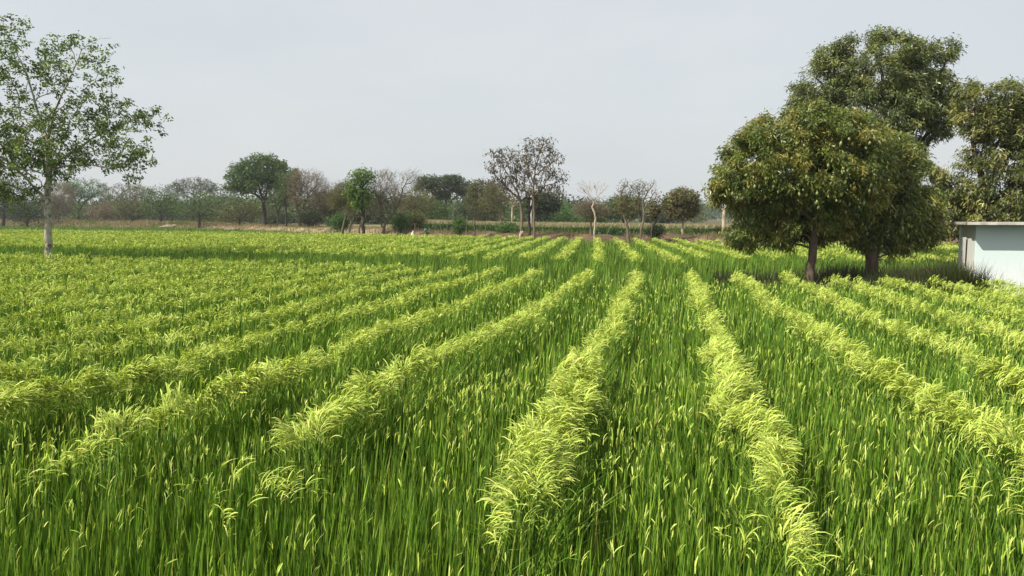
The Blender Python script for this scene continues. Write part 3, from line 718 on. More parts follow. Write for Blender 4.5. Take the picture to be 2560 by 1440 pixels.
    T('bare_tree', 'dark double trunk standing just left of the tallest straight trunk', 'tree', 1324, 72, [[(1324, 560), (1324, 525), (1322, 500), (1324, 488)], [(1324, 525), (1331, 510), (1332, 495)]],
      [(1322, 485, 16, 14), (1336, 492, 12, 12)], 60, (4, .15, .2, .06, P_RUST, .7, 2, .7), B_dark, .13, .014, 49)
    T('acacia_tree', 'dark green tree behind and right of the tallest straight trunk', 'tree', 1350, 120, [[(1348, 540), (1345, 525), (1352, 510)], [(1345, 525), (1335, 505)], [(1352, 510), (1372, 500)]],
      [(1360, 505, 36, 22), (1330, 510, 20, 20), (1378, 515, 20, 14)], 240, aca(9, P_DARK, .36, .08), B_dark, .22, .024, 50)
    T('bare_tree', 'leafless pale tree with antler like branches against the sky, right of the tall pair', 'tree', 1485, 62,
      [[(1487, 570), (1489, 545), (1485, 530), (1481, 518), (1486, 507)], [(1486, 507), (1474, 490), (1458, 475), (1443, 462)], [(1486, 507), (1500, 485), (1515, 468), (1520, 458)], [(1474, 490), (1470, 470), (1474, 450)], [(1494, 495), (1492, 470), (1494, 455)], [(1465, 482), (1456, 465), (1454, 450)], [(1474, 490), (1482, 468)], [(1505, 479), (1502, 462)]],
      [(1458, 466, 20, 18), (1478, 462, 20, 14), (1505, 466, 20, 16)], 110, (1, .1, .14, .04, P_RUST, .6, 2, .12), B_cream, .085, .011, 51, alpha=.7, thin=.5)
    T('bare_tree', 'brown twiggy small tree behind the leafless pale tree', 'tree', 1477, 68, [[(1478, 565), (1477, 545), (1476, 530)], [(1476, 530), (1455, 520)], [(1477, 545), (1500, 530)]],
      [(1465, 525, 26, 18), (1500, 528, 22, 16), (1478, 510, 24, 10)], 380, (6, .2, .36, .012, P_BROWN, -.1, 2), B_brown, .09, .011, 52)
    T('acacia_tree', 'rounded dark green tree behind the forked sparse tree', 'tree', 1560, 135, [[(1560, 545), (1558, 525)], [(1558, 525), (1540, 510)], [(1558, 525), (1580, 510)]],
      [(1555, 518, 40, 28), (1530, 528, 24, 18), (1585, 520, 24, 24)], 300, aca(10, P_ACA, .38, .08), B_dark, .28, .026, 53)
    T('sparse_tree', 'thick dark trunked forked tree with sparse olive leaves', 'tree', 1572, 57,
      [[(1570, 575), (1566, 560), (1564, 552)], [(1564, 552), (1560, 535), (1568, 510), (1565, 480)], [(1566, 558), (1580, 540), (1595, 515), (1600, 480), (1598, 462)], [(1575, 545), (1585, 530), (1605, 515)], [(1562, 540), (1552, 520), (1555, 495)]],
      [(1565, 475, 18, 22), (1598, 470, 18, 18), (1575, 510, 30, 28), (1555, 510, 20, 30), (1600, 505, 12, 20)], 420, (5, .14, .2, .02, P_MIX, .1, 2, .8), B_brown, .12, .011, 54, alpha=.25)
    T('bare_tree', 'thin crooked bare tree with upward grey twigs between the forked tree and the white trunk', 'tree', 1602, 66,
      [[(1603, 570), (1608, 550), (1609, 525), (1610, 500), (1620, 480), (1632, 462), (1636, 452)], [(1610, 500), (1622, 495), (1640, 498)], [(1620, 480), (1612, 465)], [(1609, 525), (1620, 505)]],
      [(1632, 462, 12, 16), (1640, 485, 14, 16), (1615, 475, 10, 14)], 130, (1, .1, .14, .04, P_BROWN, .3, 2, .3), B_brown, .10, .013, 55, alpha=.4)
    T('sparse_tree', 'small dark curved tree with olive leaves beside the white trunked tree', 'tree', 1629, 60, [[(1629, 578), (1632, 562), (1640, 548), (1648, 530), (1650, 522)], [(1640, 548), (1630, 530)], [(1648, 530), (1658, 515)]],
      [(1645, 510, 22, 16), (1630, 525, 14, 22), (1660, 500, 14, 12)], 170, (4, .12, .16, .05, P_MIX, .3, 2, .8), B_dark, .10, .012, 56)
    T('round_tree', 'round crowned olive brown tree with straight white trunk before the maize', 'tree', 1706, 66, [[(1706, 575), (1707, 545), (1708, 520), (1706, 495)], [(1707, 535), (1685, 515)], [(1708, 520), (1728, 505)], [(1707, 530), (1725, 522)]],
      [(1706, 495, 38, 22), (1680, 520, 20, 20), (1730, 515, 18, 24), (1705, 525, 30, 20)], 620, (12, .17, .2, .032, P_MIX, .3, 2), B_cream, .10, .013, 57)
    T('round_tree', 'white trunked tree with trailing leafless branches, half hidden by the foremost mango', 'tree', 1809, 50, [[(1809, 580), (1809, 550), (1812, 530), (1815, 500)], [(1812, 530), (1790, 505), (1770, 495), (1756, 470), (1752, 455)], [(1815, 500), (1795, 480), (1775, 460)], [(1812, 530), (1800, 520)]],
      [(1768, 475, 18, 18), (1820, 480, 36, 24), (1845, 500, 26, 24)], 110, (4, .1, .15, .045, P_MIX, .6, 2, .5), B_cream, .12, .010, 58)
    T('acacia_tree', 'grey green tree in the distance right of the round crowned tree', 'tree', 1650, 160, [[(1650, 545), (1650, 535)]],
      [(1660, 538, 40, 18), (1625, 540, 24, 14)], 200, aca(10, P_GREY, .45, .1), B_dark, .25, .03, 59)
    # beyond the mangoes
    T('acacia_tree', 'dark bushy tree glimpsed between the mango trunks and the hut', 'tree', 2330, 46, [[(2330, 590), (2330, 560)]],
      [(2330, 570, 45, 30), (2290, 590, 30, 20)], 170, (14, .14, .16, .04, P_DARK, .2, 2), B_dark, .15, .014, 60)
    T('acacia_tree', 'dark green tree low behind the mangoes and the hut', 'tree', 2480, 42, [[(2480, 590), (2480, 550)]],
      [(2480, 555, 110, 60), (2390, 540, 50, 50)], 300, (14, .16, .18, .05, P_DARK, .2, 2), B_dark, .15, .014, 61)

def build_treeline():
    """the wood in the distance, one mass nobody could count"""
    r = np.random.default_rng(5)
    rb = Ribbons(); V, Fc = [], []
    rows = [(-260, 560, 262, 320, 9.0), (-260, 1000, 340, 480, 11.0), (540, 1300, 185, 250, 8.5), (1280, 1480, 185, 260, 7.5), (1340, 1760, 200, 300, 6.5), (1700, 2000, 480, 700, 14), (1850, 2700, 120, 200, 5.5)]
    for (p0, p1, Y0, Y1, h0) in rows:
        n = int((p1 - p0) / 7)
        for i in range(n):
            px, Y = r.uniform(p0, p1), r.uniform(Y0, Y1)
            X = at(px, 550, Y)[0]; z = hgt(X, Y); h = h0 * r.uniform(.6, 1.15); w = h * r.uniform(.6, .95)
            pal = (P_ACA, P_GREY, P_OLIVE, P_ACA, P_ACA, P_DARK)[r.integers(0, 6)]
            k = 55
            d = unit(r.normal(0, 1, (k, 3))); q = r.random(k) ** .4
            P = np.array((X, Y, z + h * .46)) + d * q[:, None] * np.array((w, w, h * .50))
            leaf_set(rb, P, r, 8, h * .09, h * .10, h * .022, pal, .05, None, 2)
    o = rb.build('treeline', M_leaf)
    tag(o, 'hazy line of grey green scrub wood closing the view behind the farm', 'wood', None, 'stuff')

# ------------------------------------------------------------------ maize, dry grass, weeds
def build_crops():
    r = np.random.default_rng(9)
    m = Ribbons()
    # the maize stands behind the soil bank; its front line follows the photo's lower edge
    fx = np.array([on_plane(*p, .85)[:2] for p in ((1040, 579), (1200, 582), (1500, 590), (1830, 596), (1950, 598))])
    n = 30000
    px = r.uniform(1050, 1860, n)
    t = (px - 1280) / F
    k = np.interp(px, (1040, 1200, 1500, 1830, 1950), fx[:, 1])
    tz = CZ - (np.interp(px, (1050, 1200, 1500, 1830, 1950), (551, 555, 559.5, 564.5, 566)) - 550) / F * k
    Y = k + 20 * r.random(n) ** 1.4; X = t * Y
    Z = height(X, Y)
    H = (tz - .85) / 1.12 * r.uniform(.9, 1.06, n)
    g = np.array(((.06, .14, .035), (.085, .18, .045), (.045, .11, .03)))
    for j in range(4):
        c = g[r.integers(0, 3, n)] * r.normal(1, .15, (n, 1))
        blades(m, X + r.normal(0, .12, n), Y + r.normal(0, .12, n), Z + H * .12 * j, Z + H * (.62 + .1 * j), np.full(n, .045), np.abs(r.normal(.2, .2, n)), r.uniform(0, 6.28, n), r.uniform(.2, 1.3, n), np.clip(c, .01, 1), 3)
    c = np.array((.31, .28, .15)) * r.normal(1, .12, (n, 1))
    for j in range(1):
        blades(m, X + r.normal(0, .05, n), Y, Z + H * .8, Z + H * (1.1 + .08 * r.random(n)), np.full(n, .03), np.abs(r.normal(.15, .2, n)), r.uniform(0, 6.28, n), r.uniform(0, .8, n), np.clip(c, .01, 1), 3)
    o = m.build('maize_grass', M_rice)
    tag(o, 'dark green maize field with pale tassels behind the soil bank', 'maize', None, 'stuff')
    # dry grass on the rough ground past the rice
    d = Ribbons()
    n = 60000
    px = r.uniform(-330, 1120, n); t = (px - 1280) / F
    # walk out along each line of sight until just past the plot edge
    Ye = np.full(n, 40.0)
    for _ in range(60): Ye = .5 * Ye + .5 * edge_y(t * Ye)
    Y = Ye + 2.5 + 42 * r.random(n) ** 1.4; X = t * Y
    thick = .5 + .5 * lump(X, Y, 5, 2)
    keep = (r.random(n) < np.interp(px, (-330, 420, 560, 900, 1120), (1, 1, .5, .35, .2)) * np.clip(.35 + thick, 0, 1))
    X, Y, px = X[keep], Y[keep], px[keep]; n = len(X)
    H = np.interp(px, (-330, 350, 520, 640, 1120), (1.5, 1.3, 1.0, .6, .4)) * r.uniform(.5, 1.2, n) * (.8 + .3 * lump(X, Y, 4, 1))
    pal = np.array(((.32, .265, .16), (.27, .21, .135), (.24, .21, .11), (.15, .18, .06), (.28, .205, .15)))
    c = pal[np.where(lump(X, Y, 7, 6) > .25, 3, r.choice(5, n, p=(.3, .25, .2, .1, .15)))] * r.normal(1, .15, (n, 1))
    z = height(X, Y)
    w = .028 * (Y / 100)
    blades(d, X, Y, z, z + np.maximum(H, .1), w * r.uniform(.7, 1.4, n), np.abs(r.normal(0, .2, n)), r.uniform(0, 6.28, n), np.abs(r.normal(.2, .4, n)), np.clip(c, .01, 1), 3)
    # scattered tufts on the soil bank by the maize
    n = 16000
    px = r.uniform(1040, 2000, n); t = (px - 1280) / F
    Ye = np.full(n, 40.0)
    for _ in range(60): Ye = .5 * Ye + .5 * edge_y(t * Ye)
    Y = Ye + 3.0 + 16 * r.random(n); X = t * Y
    keep = lump(X, Y, 2.2, 3) > .12; X, Y = X[keep], Y[keep]; n = len(X); z = height(X, Y)
    c = np.array(((.13, .17, .05), (.20, .19, .08), (.24, .18, .11), (.16, .10, .07)))[r.integers(0, 4, n)] * r.normal(1, .15, (n, 1))
    blades(d, X, Y, z, z + r.uniform(.15, .5, n), np.full(n, .022), np.abs(r.normal(0, .3, n)), r.uniform(0, 6.28, n), np.abs(r.normal(.3, .4, n)), np.clip(c, .01, 1), 3)
    o = d.build('dry_grass', M_dry)
    tag(o, 'tan dry grass and tufts on the rough ground between rice and trees', 'dry grass', None, 'stuff')
    # grass on the bank between the plots, rank weeds by the mango trunks and the hut
    b = Ribbons()
    n = 60000
    X = r.uniform(-34, 14, n); Y = bund_y(X) + r.uniform(-.5, 1.4, n)
    z = height(X, Y); H = r.uniform(.12, .4, n)
    blades(b, X, Y, z, z + H, np.full(n, .009), np.abs(r.normal(.2, .2, n)), r.uniform(0, 6.28, n), np.abs(r.normal(.4, .4, n)), green_cols(n, (.55, .35, .1, 0)), 3)
    n = 64000
    X = np.concatenate((r.uniform(7.0, 13.2, n // 2), r.normal(10.8, .55, n - n // 2))); Y = bund_y(X) + np.where(np.arange(n) < n // 2, r.uniform(-.3, 8.0, n), r.uniform(-.3, 3.2, n))
    tall = np.exp(-((X - 11.0) / .8) ** 2)
    keep = off_hut(X, Y) & (r.random(n) < (.4 + .6 * tall) * (1 - .75 * sstep(11.6, 12.2, X))); X, Y, tall = X[keep], Y[keep], tall[keep]; n = len(X)
    z = height(X, Y); H = (.4 + .6 * r.random(n)) * (.8 + .75 * tall * r.random(n)) * (1 - .7 * sstep(11.5, 12.1, X))
    c = np.array(((.028, .045, .012), (.045, .07, .016), (.075, .08, .03), (.14, .11, .055)))[r.choice(4, n, p=(.4, .3, .18, .12))] * r.normal(1, .15, (n, 1))  # mostly dark tones: the mango trees' shade is put into the weed colours
    blades(b, X, Y, z, z + H, np.full(n, .010), np.abs(r.normal(.1, .16, n)), r.uniform(0, 6.28, n), np.abs(r.normal(.3, .4, n)), np.clip(c, .01, 1), 4)
    o = b.build('bank_weeds', M_rice)
    tag(o, 'rank weeds and grass on the bank under the mango trees and beside the hut', 'weeds', None, 'stuff')

# ------------------------------------------------------------------ hut
def box_prism(name, corners, z0, z1, mat, parent, bev=.01):
    """upright prism over a 2D outline, edges softened"""
    bm = bmesh.new()
    lo = [bm.verts.new((float(x), float(y), z0)) for x, y in corners]
    hi = [bm.verts.new((float(x), float(y), z1)) for x, y in corners]
    n = len(corners)
    bm.faces.new(lo[::-1]); bm.faces.new(hi)
    for i in range(n): bm.faces.new((lo[i], lo[(i + 1) % n], hi[(i + 1) % n], hi[i]))
    bmesh.ops.recalc_face_normals(bm, faces=bm.faces)
    if bev: bmesh.ops.bevel(bm, geom=bm.edges[:], offset=bev, segments=2, affect='EDGES')
    me = bpy.data.meshes.new(name); bm.to_mesh(me); bm.free(); me.materials.append(mat)
    o = bpy.data.objects.new(name, me); C.objects.link(o); o.parent = parent
    return o

def plaster(name, base, dirt, lower):
    m, n, l = new_mat(name)
    out = n.new('ShaderNodeOutputMaterial'); pb = n.new('ShaderNodeBsdfPrincipled'); pb.inputs['Roughness'].default_value = .85; pb.inputs['Specular IOR Level'].default_value = .2
    tc = n.new('ShaderNodeTexCoord')
    mp = n.new('ShaderNodeMapping'); mp.inputs['Scale'].default_value = (5, 5, .9)
    n1 = n.new('ShaderNodeTexNoise'); n1.inputs['Scale'].default_value = 2.2; n1.inputs['Detail'].default_value = 8; n1.inputs['Roughness'].default_value = .72
    l.new(tc.outputs['Object'], mp.inputs[0]); l.new(mp.outputs[0], n1.inputs['Vector'])
    r1 = n.new('ShaderNodeValToRGB'); r1.color_ramp.elements[0].position = .50; r1.color_ramp.elements[1].position = .72
    r1.color_ramp.elements[0].color = (0, 0, 0, 1); r1.color_ramp.elements[1].color = (.7, .7, .7, 1)
    l.new(n1.outputs[0], r1.inputs[0])
    n2 = n.new('ShaderNodeTexNoise'); n2.inputs['Scale'].default_value = 22; n2.inputs['Detail'].default_value = 4
    l.new(tc.outputs['Object'], n2.inputs['Vector'])
    r2 = n.new('ShaderNodeValToRGB'); r2.color_ramp.elements[0].position = .66; r2.color_ramp.elements[1].position = .72
    l.new(n2.outputs[0], r2.inputs[0])
    sx = n.new('ShaderNodeSeparateXYZ'); l.new(tc.outputs['Object'], sx.inputs[0])
    mr = n.new('ShaderNodeMapRange'); mr.inputs[1].default_value = 1.55; mr.inputs[2].default_value = .9; l.new(sx.outputs[2], mr.inputs[0])
    a = n.new('ShaderNodeMix'); a.data_type = 'RGBA'; a.inputs[6].default_value = (*base, 1); a.inputs[7].default_value = (*lower, 1); l.new(mr.outputs[0], a.inputs[0])  # paler lower wall: sunlight below the roof's shadow, painted into the plaster colour
    b = n.new('ShaderNodeMix'); b.data_type = 'RGBA'; b.inputs[7].default_value = (*dirt, 1); l.new(a.outputs[2], b.inputs[6])
    mu = n.new('ShaderNodeMath'); mu.operation = 'MULTIPLY'; l.new(r1.outputs[0], mu.inputs[0]); l.new(mr.outputs[0], mu.inputs[1]); l.new(mu.outputs[0], b.inputs[0])
    c = n.new('ShaderNodeMix'); c.data_type = 'RGBA'; c.inputs[7].default_value = (.22, .22, .2, 1); l.new(b.outputs[2], c.inputs[6])
    m2 = n.new('ShaderNodeMath'); m2.operation = 'MULTIPLY'; l.new(r2.outputs[0], m2.inputs[0]); l.new(mr.outputs[0], m2.inputs[1]); l.new(m2.outputs[0], c.inputs[0])
    bp = n.new('ShaderNodeBump'); bp.inputs['Strength'].default_value = .25; bp.inputs['Distance'].default_value = .01
    l.new(n1.outputs[0], bp.inputs['Height']); l.new(bp.outputs[0], pb.inputs['Normal'])
    l.new(c.outputs[2], pb.inputs['Base Color']); l.new(pb.outputs[0], out.inputs[0])
    return m

def build_hut():
    root = thing('hut', 'small pale blue plastered hut with flat concrete slab roof beside the mango trees', 'hut', (HUT_C[0], HUT_C[1], 0))
    P = lambda a, b: HD * a + HN * b
    blue = plaster('pale_blue_plaster', (.60, .70, .69), (.40, .41, .39), (.71, .735, .735))
    cream = plaster('cream_plaster', (.68, .68, .62), (.45, .40, .32), (.80, .75, .65))
    top = 2.36
    box_prism('wall', [P(0, 0), P(6.2, 0), P(6.2, .2), P(0, .2)], -.2, top, blue, root)
    o = box_prism('wall', [P(0, .203), P(.2, .203), P(.2, 3.6), P(0, 3.6)], -.2, top, cream, root); o['label'] = 'cream side wall of the hut with a narrow slot'
    box_prism('wall', [P(6.0, .203), P(6.2, .203), P(6.2, 3.6), P(6.0, 3.6)], -.2, top, blue, root)
    box_prism('wall', [P(.203, 3.4), P(5.997, 3.4), P(5.997, 3.597), P(.203, 3.597)], -.2, top, blue, root)
    slab = noise_mat('roof_concrete', (.36, .33, .29), (.56, .53, .48), 3, 8, .9, .4, cc=(.16, .13, .11), scale2=2.4)
    rn = random.Random(4); outl = []
    ring = [(-.27, -.52), (6.5, -.52), (6.5, 3.9), (-.27, 3.9)]
    for i in range(4):                                  # a slab cast by hand: edges a little uneven
        a, b = np.array(ring[i]), np.array(ring[(i + 1) % 4])
        for k in range(12):
            q = a + (b - a) * k / 12
            if k: q = q + np.array((rn.gauss(0, .012), rn.gauss(0, .012)))
            outl.append(P(*q))
    box_prism('roof', outl, top + .003, top + .082, slab, root, .012)
    dark = noise_mat('dark_slot', (.02, .02, .02), (.05, .045, .04), 8, 3, .9, 0)
    box_prism('ventilation_slot', [P(-.006, 1.55), P(.05, 1.55), P(.05, 1.85), P(-.006, 1.85)], 1.15, 1.95, dark, root, .004)
    # crack running down the front
    V, Fc = [], []; x = 2.35; pts = []
    for k in range(13):
        x += rn.gauss(0, .018); q = P(x - .0, -.004); pts.append((q[0], q[1], 1.95 - k * .085))
    tube(V, Fc, pts, [.006 + .004 * rn.random() for _ in pts], 4); mesh_obj('wall_crack', V, Fc, dark, root)
    V, Fc = [], []; q = P(1.15, -.012); q2 = P(1.15, .02)
    tube(V, Fc, [(q2[0], q2[1], 2.0), (q[0], q[1], 2.0)], (.022, .018), 8); mesh_obj('pipe_hole', V, Fc, dark, root)

# ------------------------------------------------------------------ small things along the plot edge
def build_small():
    wood_m = noise_mat('weathered_stake', (.10, .075, .055), (.24, .19, .15), 8, 4, .9, .4, stretch=(1, 1, .3))
    dark_m = noise_mat('dark_stake', (.03, .025, .02), (.07, .055, .045), 8, 4, .9, .4, stretch=(1, 1, .3))
    posts = [(978, 86, 978, 562, 0, 'short grey fence stake just right of the bent pale trunk'), (993, 87, 993, 570, 0, 'shortest fence stake right of the bent pale trunk'),
             (1016, 86, 1015, 558, 1, 'dark tall fence stake left of the yellow sack'), (1037, 85, 1037, 558, 0, 'thin fence stake directly behind the yellow sack'),
             (1107, 82, 1098, 556, 0, 'slanted fence stake leaning left, right of the worker'), (1131, 80, 1130, 567, 0, 'upright grey stake just left of the round green bush'),
             (1165, 77, 1167, 547, 0, 'tall brown stake just right of the round green bush'), (1188, 76, 1187, 546, 1, 'thick dark fence stake standing before the maize'),
             (1213, 75, 1214, 563, 0, 'short pale stake between dark stake and the crooked pale trunk'), (1747, 52, 1746, 582, 0, 'lone short stake right of the white trunk'),
             (590, 150, 590, 546, 1, 'thin dark stake in dry grass left of the great acacia'), (147, 215, 147, 546, 1, 'thin dark stake in dry grass beside the slender trunk')]
    for i, (px, Y, tx, ty, dk, lab) in enumerate(posts):
        X = at(px, 580, Y)[0]; z = hgt(X, Y); top = at(tx, ty, Y)
        s = Y / F * (1.4 if dk and px == 1188 else .85)
        V, Fc = [], []
        rr = random.Random(i); n = 6
        pts = [(X + (top[0] - X) * k / n + rr.gauss(0, s * .25) - X, rr.gauss(0, s * .25), -.3 * (k == 0) + (top[2] - z) * k / n) for k in range(n + 1)]
        tube(V, Fc, pts, [s * (1.1 - .25 * k / n) for k in range(n + 1)], 7)
        o = mesh_obj('fence_post', V, Fc, dark_m if dk else wood_m, None, True); o.location = (X, Y, z)
        tag(o, lab, 'fence post', 'wooden stakes along the edge of the rice')
    # cut stump at the foot of the leaning tree
    X, Y = at(1300, 585, 70.0)[0], 70.0
    V, Fc = [], []
    tube(V, Fc, [(0, 0, -.3), (.0, 0, .1), (.03, 0, .5), (.06, 0, .95), (.14, 0, 1.25)], (.22, .19, .15, .14, .10), 9)
    tube(V, Fc, [(.0, 0, .75), (.12, -.02, 1.0), (.30, -.04, 1.25)], (.11, .10, .09), 8)
    o = mesh_obj('tree_stump', V, Fc, B_cream, None, True); o.location = (X, Y, hgt(X, Y))
    tag(o, 'sawn off forked tree stump at the foot of the leaning pale trunk', 'stump')
    # low concrete trough in the dry grass
    Y = 205.0; c = at(295, 557, Y); z = hgt(c[0], Y); s = Y / F
    conc = noise_mat('old_concrete', (.30, .29, .27), (.46, .45, .42), 2, 6, .9, .3)
    r = thing('concrete_culvert', 'low grey concrete box culvert lying in the dry grass at the plot edge', 'culvert', (c[0], Y, z))
    b = at(295, 562, Y)[2] - z - .6; t = at(295, 554, Y)[2] - z; w = 17 * s
    box_prism('slab', [(-w * 1.05, -1), (w * 1.05, -1), (w * 1.05, 1.4), (-w * 1.05, 1.4)], t - .22, t, conc, r, .02)
    for x0, x1 in ((-w, -w * .55), (-w * .5, w * .35), (w * .78, w)):
        box_prism('side_block', [(x0, -.9), (x1, -.9), (x1, 1.3), (x0, 1.3)], b, t - .225, conc, r, .02)
    # sack
    Y = 81.0; c = at(1031, 585, Y); z = hgt(c[0], Y); s = Y / F
    bm = bmesh.new(); bmesh.ops.create_icosphere(bm, subdivisions=3, radius=1)
    rr = random.Random(3)
    for v in bm.verts:
        x, y, zz = v.co
        k = 1 + .12 * math.sin(5 * x + 3 * zz) * math.cos(4 * y + 2 * zz)
        w = 1 - .55 * max(0, zz) ** 1.5
        v.co = (x * k * w * .26 + .07 * max(0, zz), y * k * w * .2, (max(zz, -.55) + .55) * .5 * k)
    me = bpy.data.meshes.new('sack'); bm.to_mesh(me); bm.free()
    me.polygons.foreach_set('use_smooth', [True] * len(me.polygons))
    me.materials.append(noise_mat('woven_sack', (.52, .50, .26), (.70, .68, .42), 10, 4, .8, .5))
    o = bpy.data.objects.new('sack', me); C.objects.link(o)
    o.location = (c[0], Y, at(1031, 586, Y)[2] - .05); o.scale = (.95, .95, .85)
    zt = hgt(c[0], Y); o.location.z = zt - .02
    h = (at(1031, 577, Y)[2] - zt) / .775; o.scale = (max(.9, h * .75), .9, h)
    tag(o, 'crumpled pale yellow sack standing on the bank left of the worker', 'sack')
    # mounds of loose soil on the left bank
    soil = noise_mat('loose_soil', (.20, .15, .105), (.33, .25, .18), 1.5, 8, .95, .6)
    for i, (px, Y, w_, h_, lab) in enumerate(((430, 178, 34, 4, 'long low heap of loose tan soil before the broad thorn shrub'), (580, 150, 24, 5.5, 'rounded heap of loose tan soil left of the great acacia'), (885, 100, 22, 6, 'low dark earth heap under the big dark trunk'))):
        c = at(px, 560, Y); s = Y / F; bm = bmesh.new()
        bmesh.ops.create_grid(bm, x_segments=30, y_segments=14, size=1)
        for v in bm.verts:
            x, y = v.co.x, v.co.y
            q = max(0, 1 - x * x - y * y) ** 1.1 * (1 + .3 * math.sin(5 * x + i) * math.cos(6 * y + 3 * x))
            v.co = (x * w_ * s, y * w_ * s * .5, q * h_ * s * 1.5 - .1)
        me = bpy.data.meshes.new('soil_heap'); bm.to_mesh(me); bm.free(); me.polygons.foreach_set('use_smooth', [True] * len(me.polygons)); me.materials.append(soil)
        o = bpy.data.objects.new('soil_heap', me); C.objects.link(o); o.location = (c[0], Y, hgt(c[0], Y)); tag(o, lab, 'soil heap')
    # wires in the distance, carried by two poles
    Y = 96.0
    A, B = at(1328, 474, Y), at(1835, 512, Y + 40)
    steel = noise_mat('wire_metal', (.10, .10, .11), (.16, .16, .17), 3, 2, .5, 0)
    pl = noise_mat('pole_concrete', (.32, .31, .29), (.45, .44, .42), 2, 4, .9, .2)
    r = thing('power_line', 'faint overhead power line of four wires passing behind the leafless pale tree', 'power line', (A[0], A[1], hgt(A[0], A[1])))
    o0 = np.array(r.location)
    for e in (A, B):
        V, Fc = [], []; g = hgt(e[0], e[1])
        tube(V, Fc, [np.array((e[0], e[1], g - .5)) - o0, np.array((e[0], e[1], e[2] + .3)) - o0], (.14, .09), 8); mesh_obj('pole', V, Fc, pl, r, True)
    for k in range(4):
        V, Fc = [], []; p = []
        for i in range(17):
            q = i / 16; w = A + (B - A) * q; p.append(w - o0 - np.array((0, 0, .42 * k + 1.1 * 4 * q * (1 - q) * .55)))
        tube(V, Fc, p, [.012] * 17, 4); mesh_obj('wire', V, Fc, steel, r)

# ------------------------------------------------------------------ the worker
def build_person():
    Y = 81.5
    X = at(1065, 580, Y)[0]; z = hgt(X, Y)
    top = at(1062, 564.5, Y)[2]
    k = (top - z) / 1.36
    k = min(max(k, .8), 1.12)
    root = thing('person', 'person in teal shirt and dark trousers bending over at the edge of the rice', 'person', (X, Y, z))
    root.scale = (k, k, k)
    skin = noise_mat('brown_skin', (.20, .11, .07), (.26, .15, .10), 6, 3, .6, 0)
    teal = noise_mat('teal_cloth', (.03, .30, .25), (.05, .38, .32), 8, 4, .85, .3)
    black = noise_mat('dark_cloth', (.014, .014, .018), (.03, .03, .035), 8, 4, .9, .3)
    hair = noise_mat('black_hair', (.01, .009, .008), (.025, .02, .018), 30, 3, .6, .2)
    def skinned(name, joints, bones, mat, sub=2):
        me = bpy.data.meshes.new(name)
        me.from_pydata([j[0] for j in joints], bones, [])
        o = bpy.data.objects.new(name, me); C.objects.link(o); o.parent = root
        sk = o.modifiers.new('skin', 'SKIN'); sk.use_smooth_shade = True
        for v, j in zip(me.skin_vertices[0].data, joints):
            v.radius = j[1] if isinstance(j[1], tuple) else (j[1], j[1])
        me.skin_vertices[0].data[0].use_root = True
        ss = o.modifiers.new('sub', 'SUBSURF'); ss.levels = sub; ss.render_levels = sub
        me.materials.append(mat)
        return o
    # facing left and a little away from the camera, bent at the hips
    hip = (.16, 0, .86); ch = (-.02, 0, 1.18); nk = (-.13, 0, 1.30); hd = (-.22, -.01, 1.36)
    J = [(hip, .12), ((.07, 0, 1.02), .115), (ch, .13), (nk, .05), (hd, .085), ((-.26, -.01, 1.31), .07),
         ((.15, -.10, .80), .09), ((.07, -.11, .45), .065), ((.14, -.11, .08), .045), ((.0, -.12, .03), .035),
         ((.19, .10, .80), .09), ((.15, .11, .45), .065), ((.24, .11, .08), .045), ((.10, .12, .03), .035)]
    bones = [(0, 1), (1, 2), (2, 3), (3, 4), (4, 5), (0, 6), (6, 7), (7, 8), (8, 9), (0, 10), (10, 11), (11, 12), (12, 13)]
    for sy in (-1, 1):
        b = len(J)
        J += [((-.04, .17 * sy, 1.19), .055), ((-.16, .21 * sy, .95), .04), ((-.30, .17 * sy, .74), .028), ((-.335, .165 * sy, .685), (.032, .016))]
        bones += [(2, b), (b, b + 1), (b + 1, b + 2), (b + 2, b + 3)]
        for f, (dy, ln) in enumerate(((-.03, .07), (-.01, .08), (.01, .075), (.028, .06))):
            q = len(J); J += [((-.36, .165 * sy + dy, .655), .009), ((-.36 - .01, .165 * sy + dy, .655 - ln), .007)]
            bones += [(b + 3, q), (q, q + 1)]
        q = len(J); J += [((-.36, (.165 - .05) * sy, .665), .010), ((-.385, (.165 - .055) * sy, .63), .008)]
        bones += [(b + 3, q), (q, q + 1)]
    skinned('body', J, bones, skin)
    S = [(ch, .15), ((.07, 0, 1.02), .145), ((.14, 0, .90), .14), ((-.07, 0, 1.24), .10), ((-.045, -.17, 1.19), .075), ((-.10, -.195, 1.06), .062), ((-.045, .17, 1.19), .075), ((-.10, .195, 1.06), .062)]
    skinned('shirt', S, [(0, 1), (1, 2), (0, 3), (0, 4), (4, 5), (0, 6), (6, 7)], teal)
    Tj = [((.16, 0, .86), .15), ((.15, -.10, .78), .11), ((.07, -.11, .45), .085), ((.13, -.11, .12), .07), ((.19, .10, .78), .11), ((.15, .11, .45), .085), ((.23, .11, .12), .07)]
    skinned('trousers', Tj, [(0, 1), (1, 2), (2, 3), (0, 4), (4, 5), (5, 6)], black)
    skinned('hair', [((-.20, -.01, 1.40), .085), ((-.16, -.01, 1.36), .075), ((-.24, -.01, 1.415), .07)], [(0, 1), (0, 2)], hair)

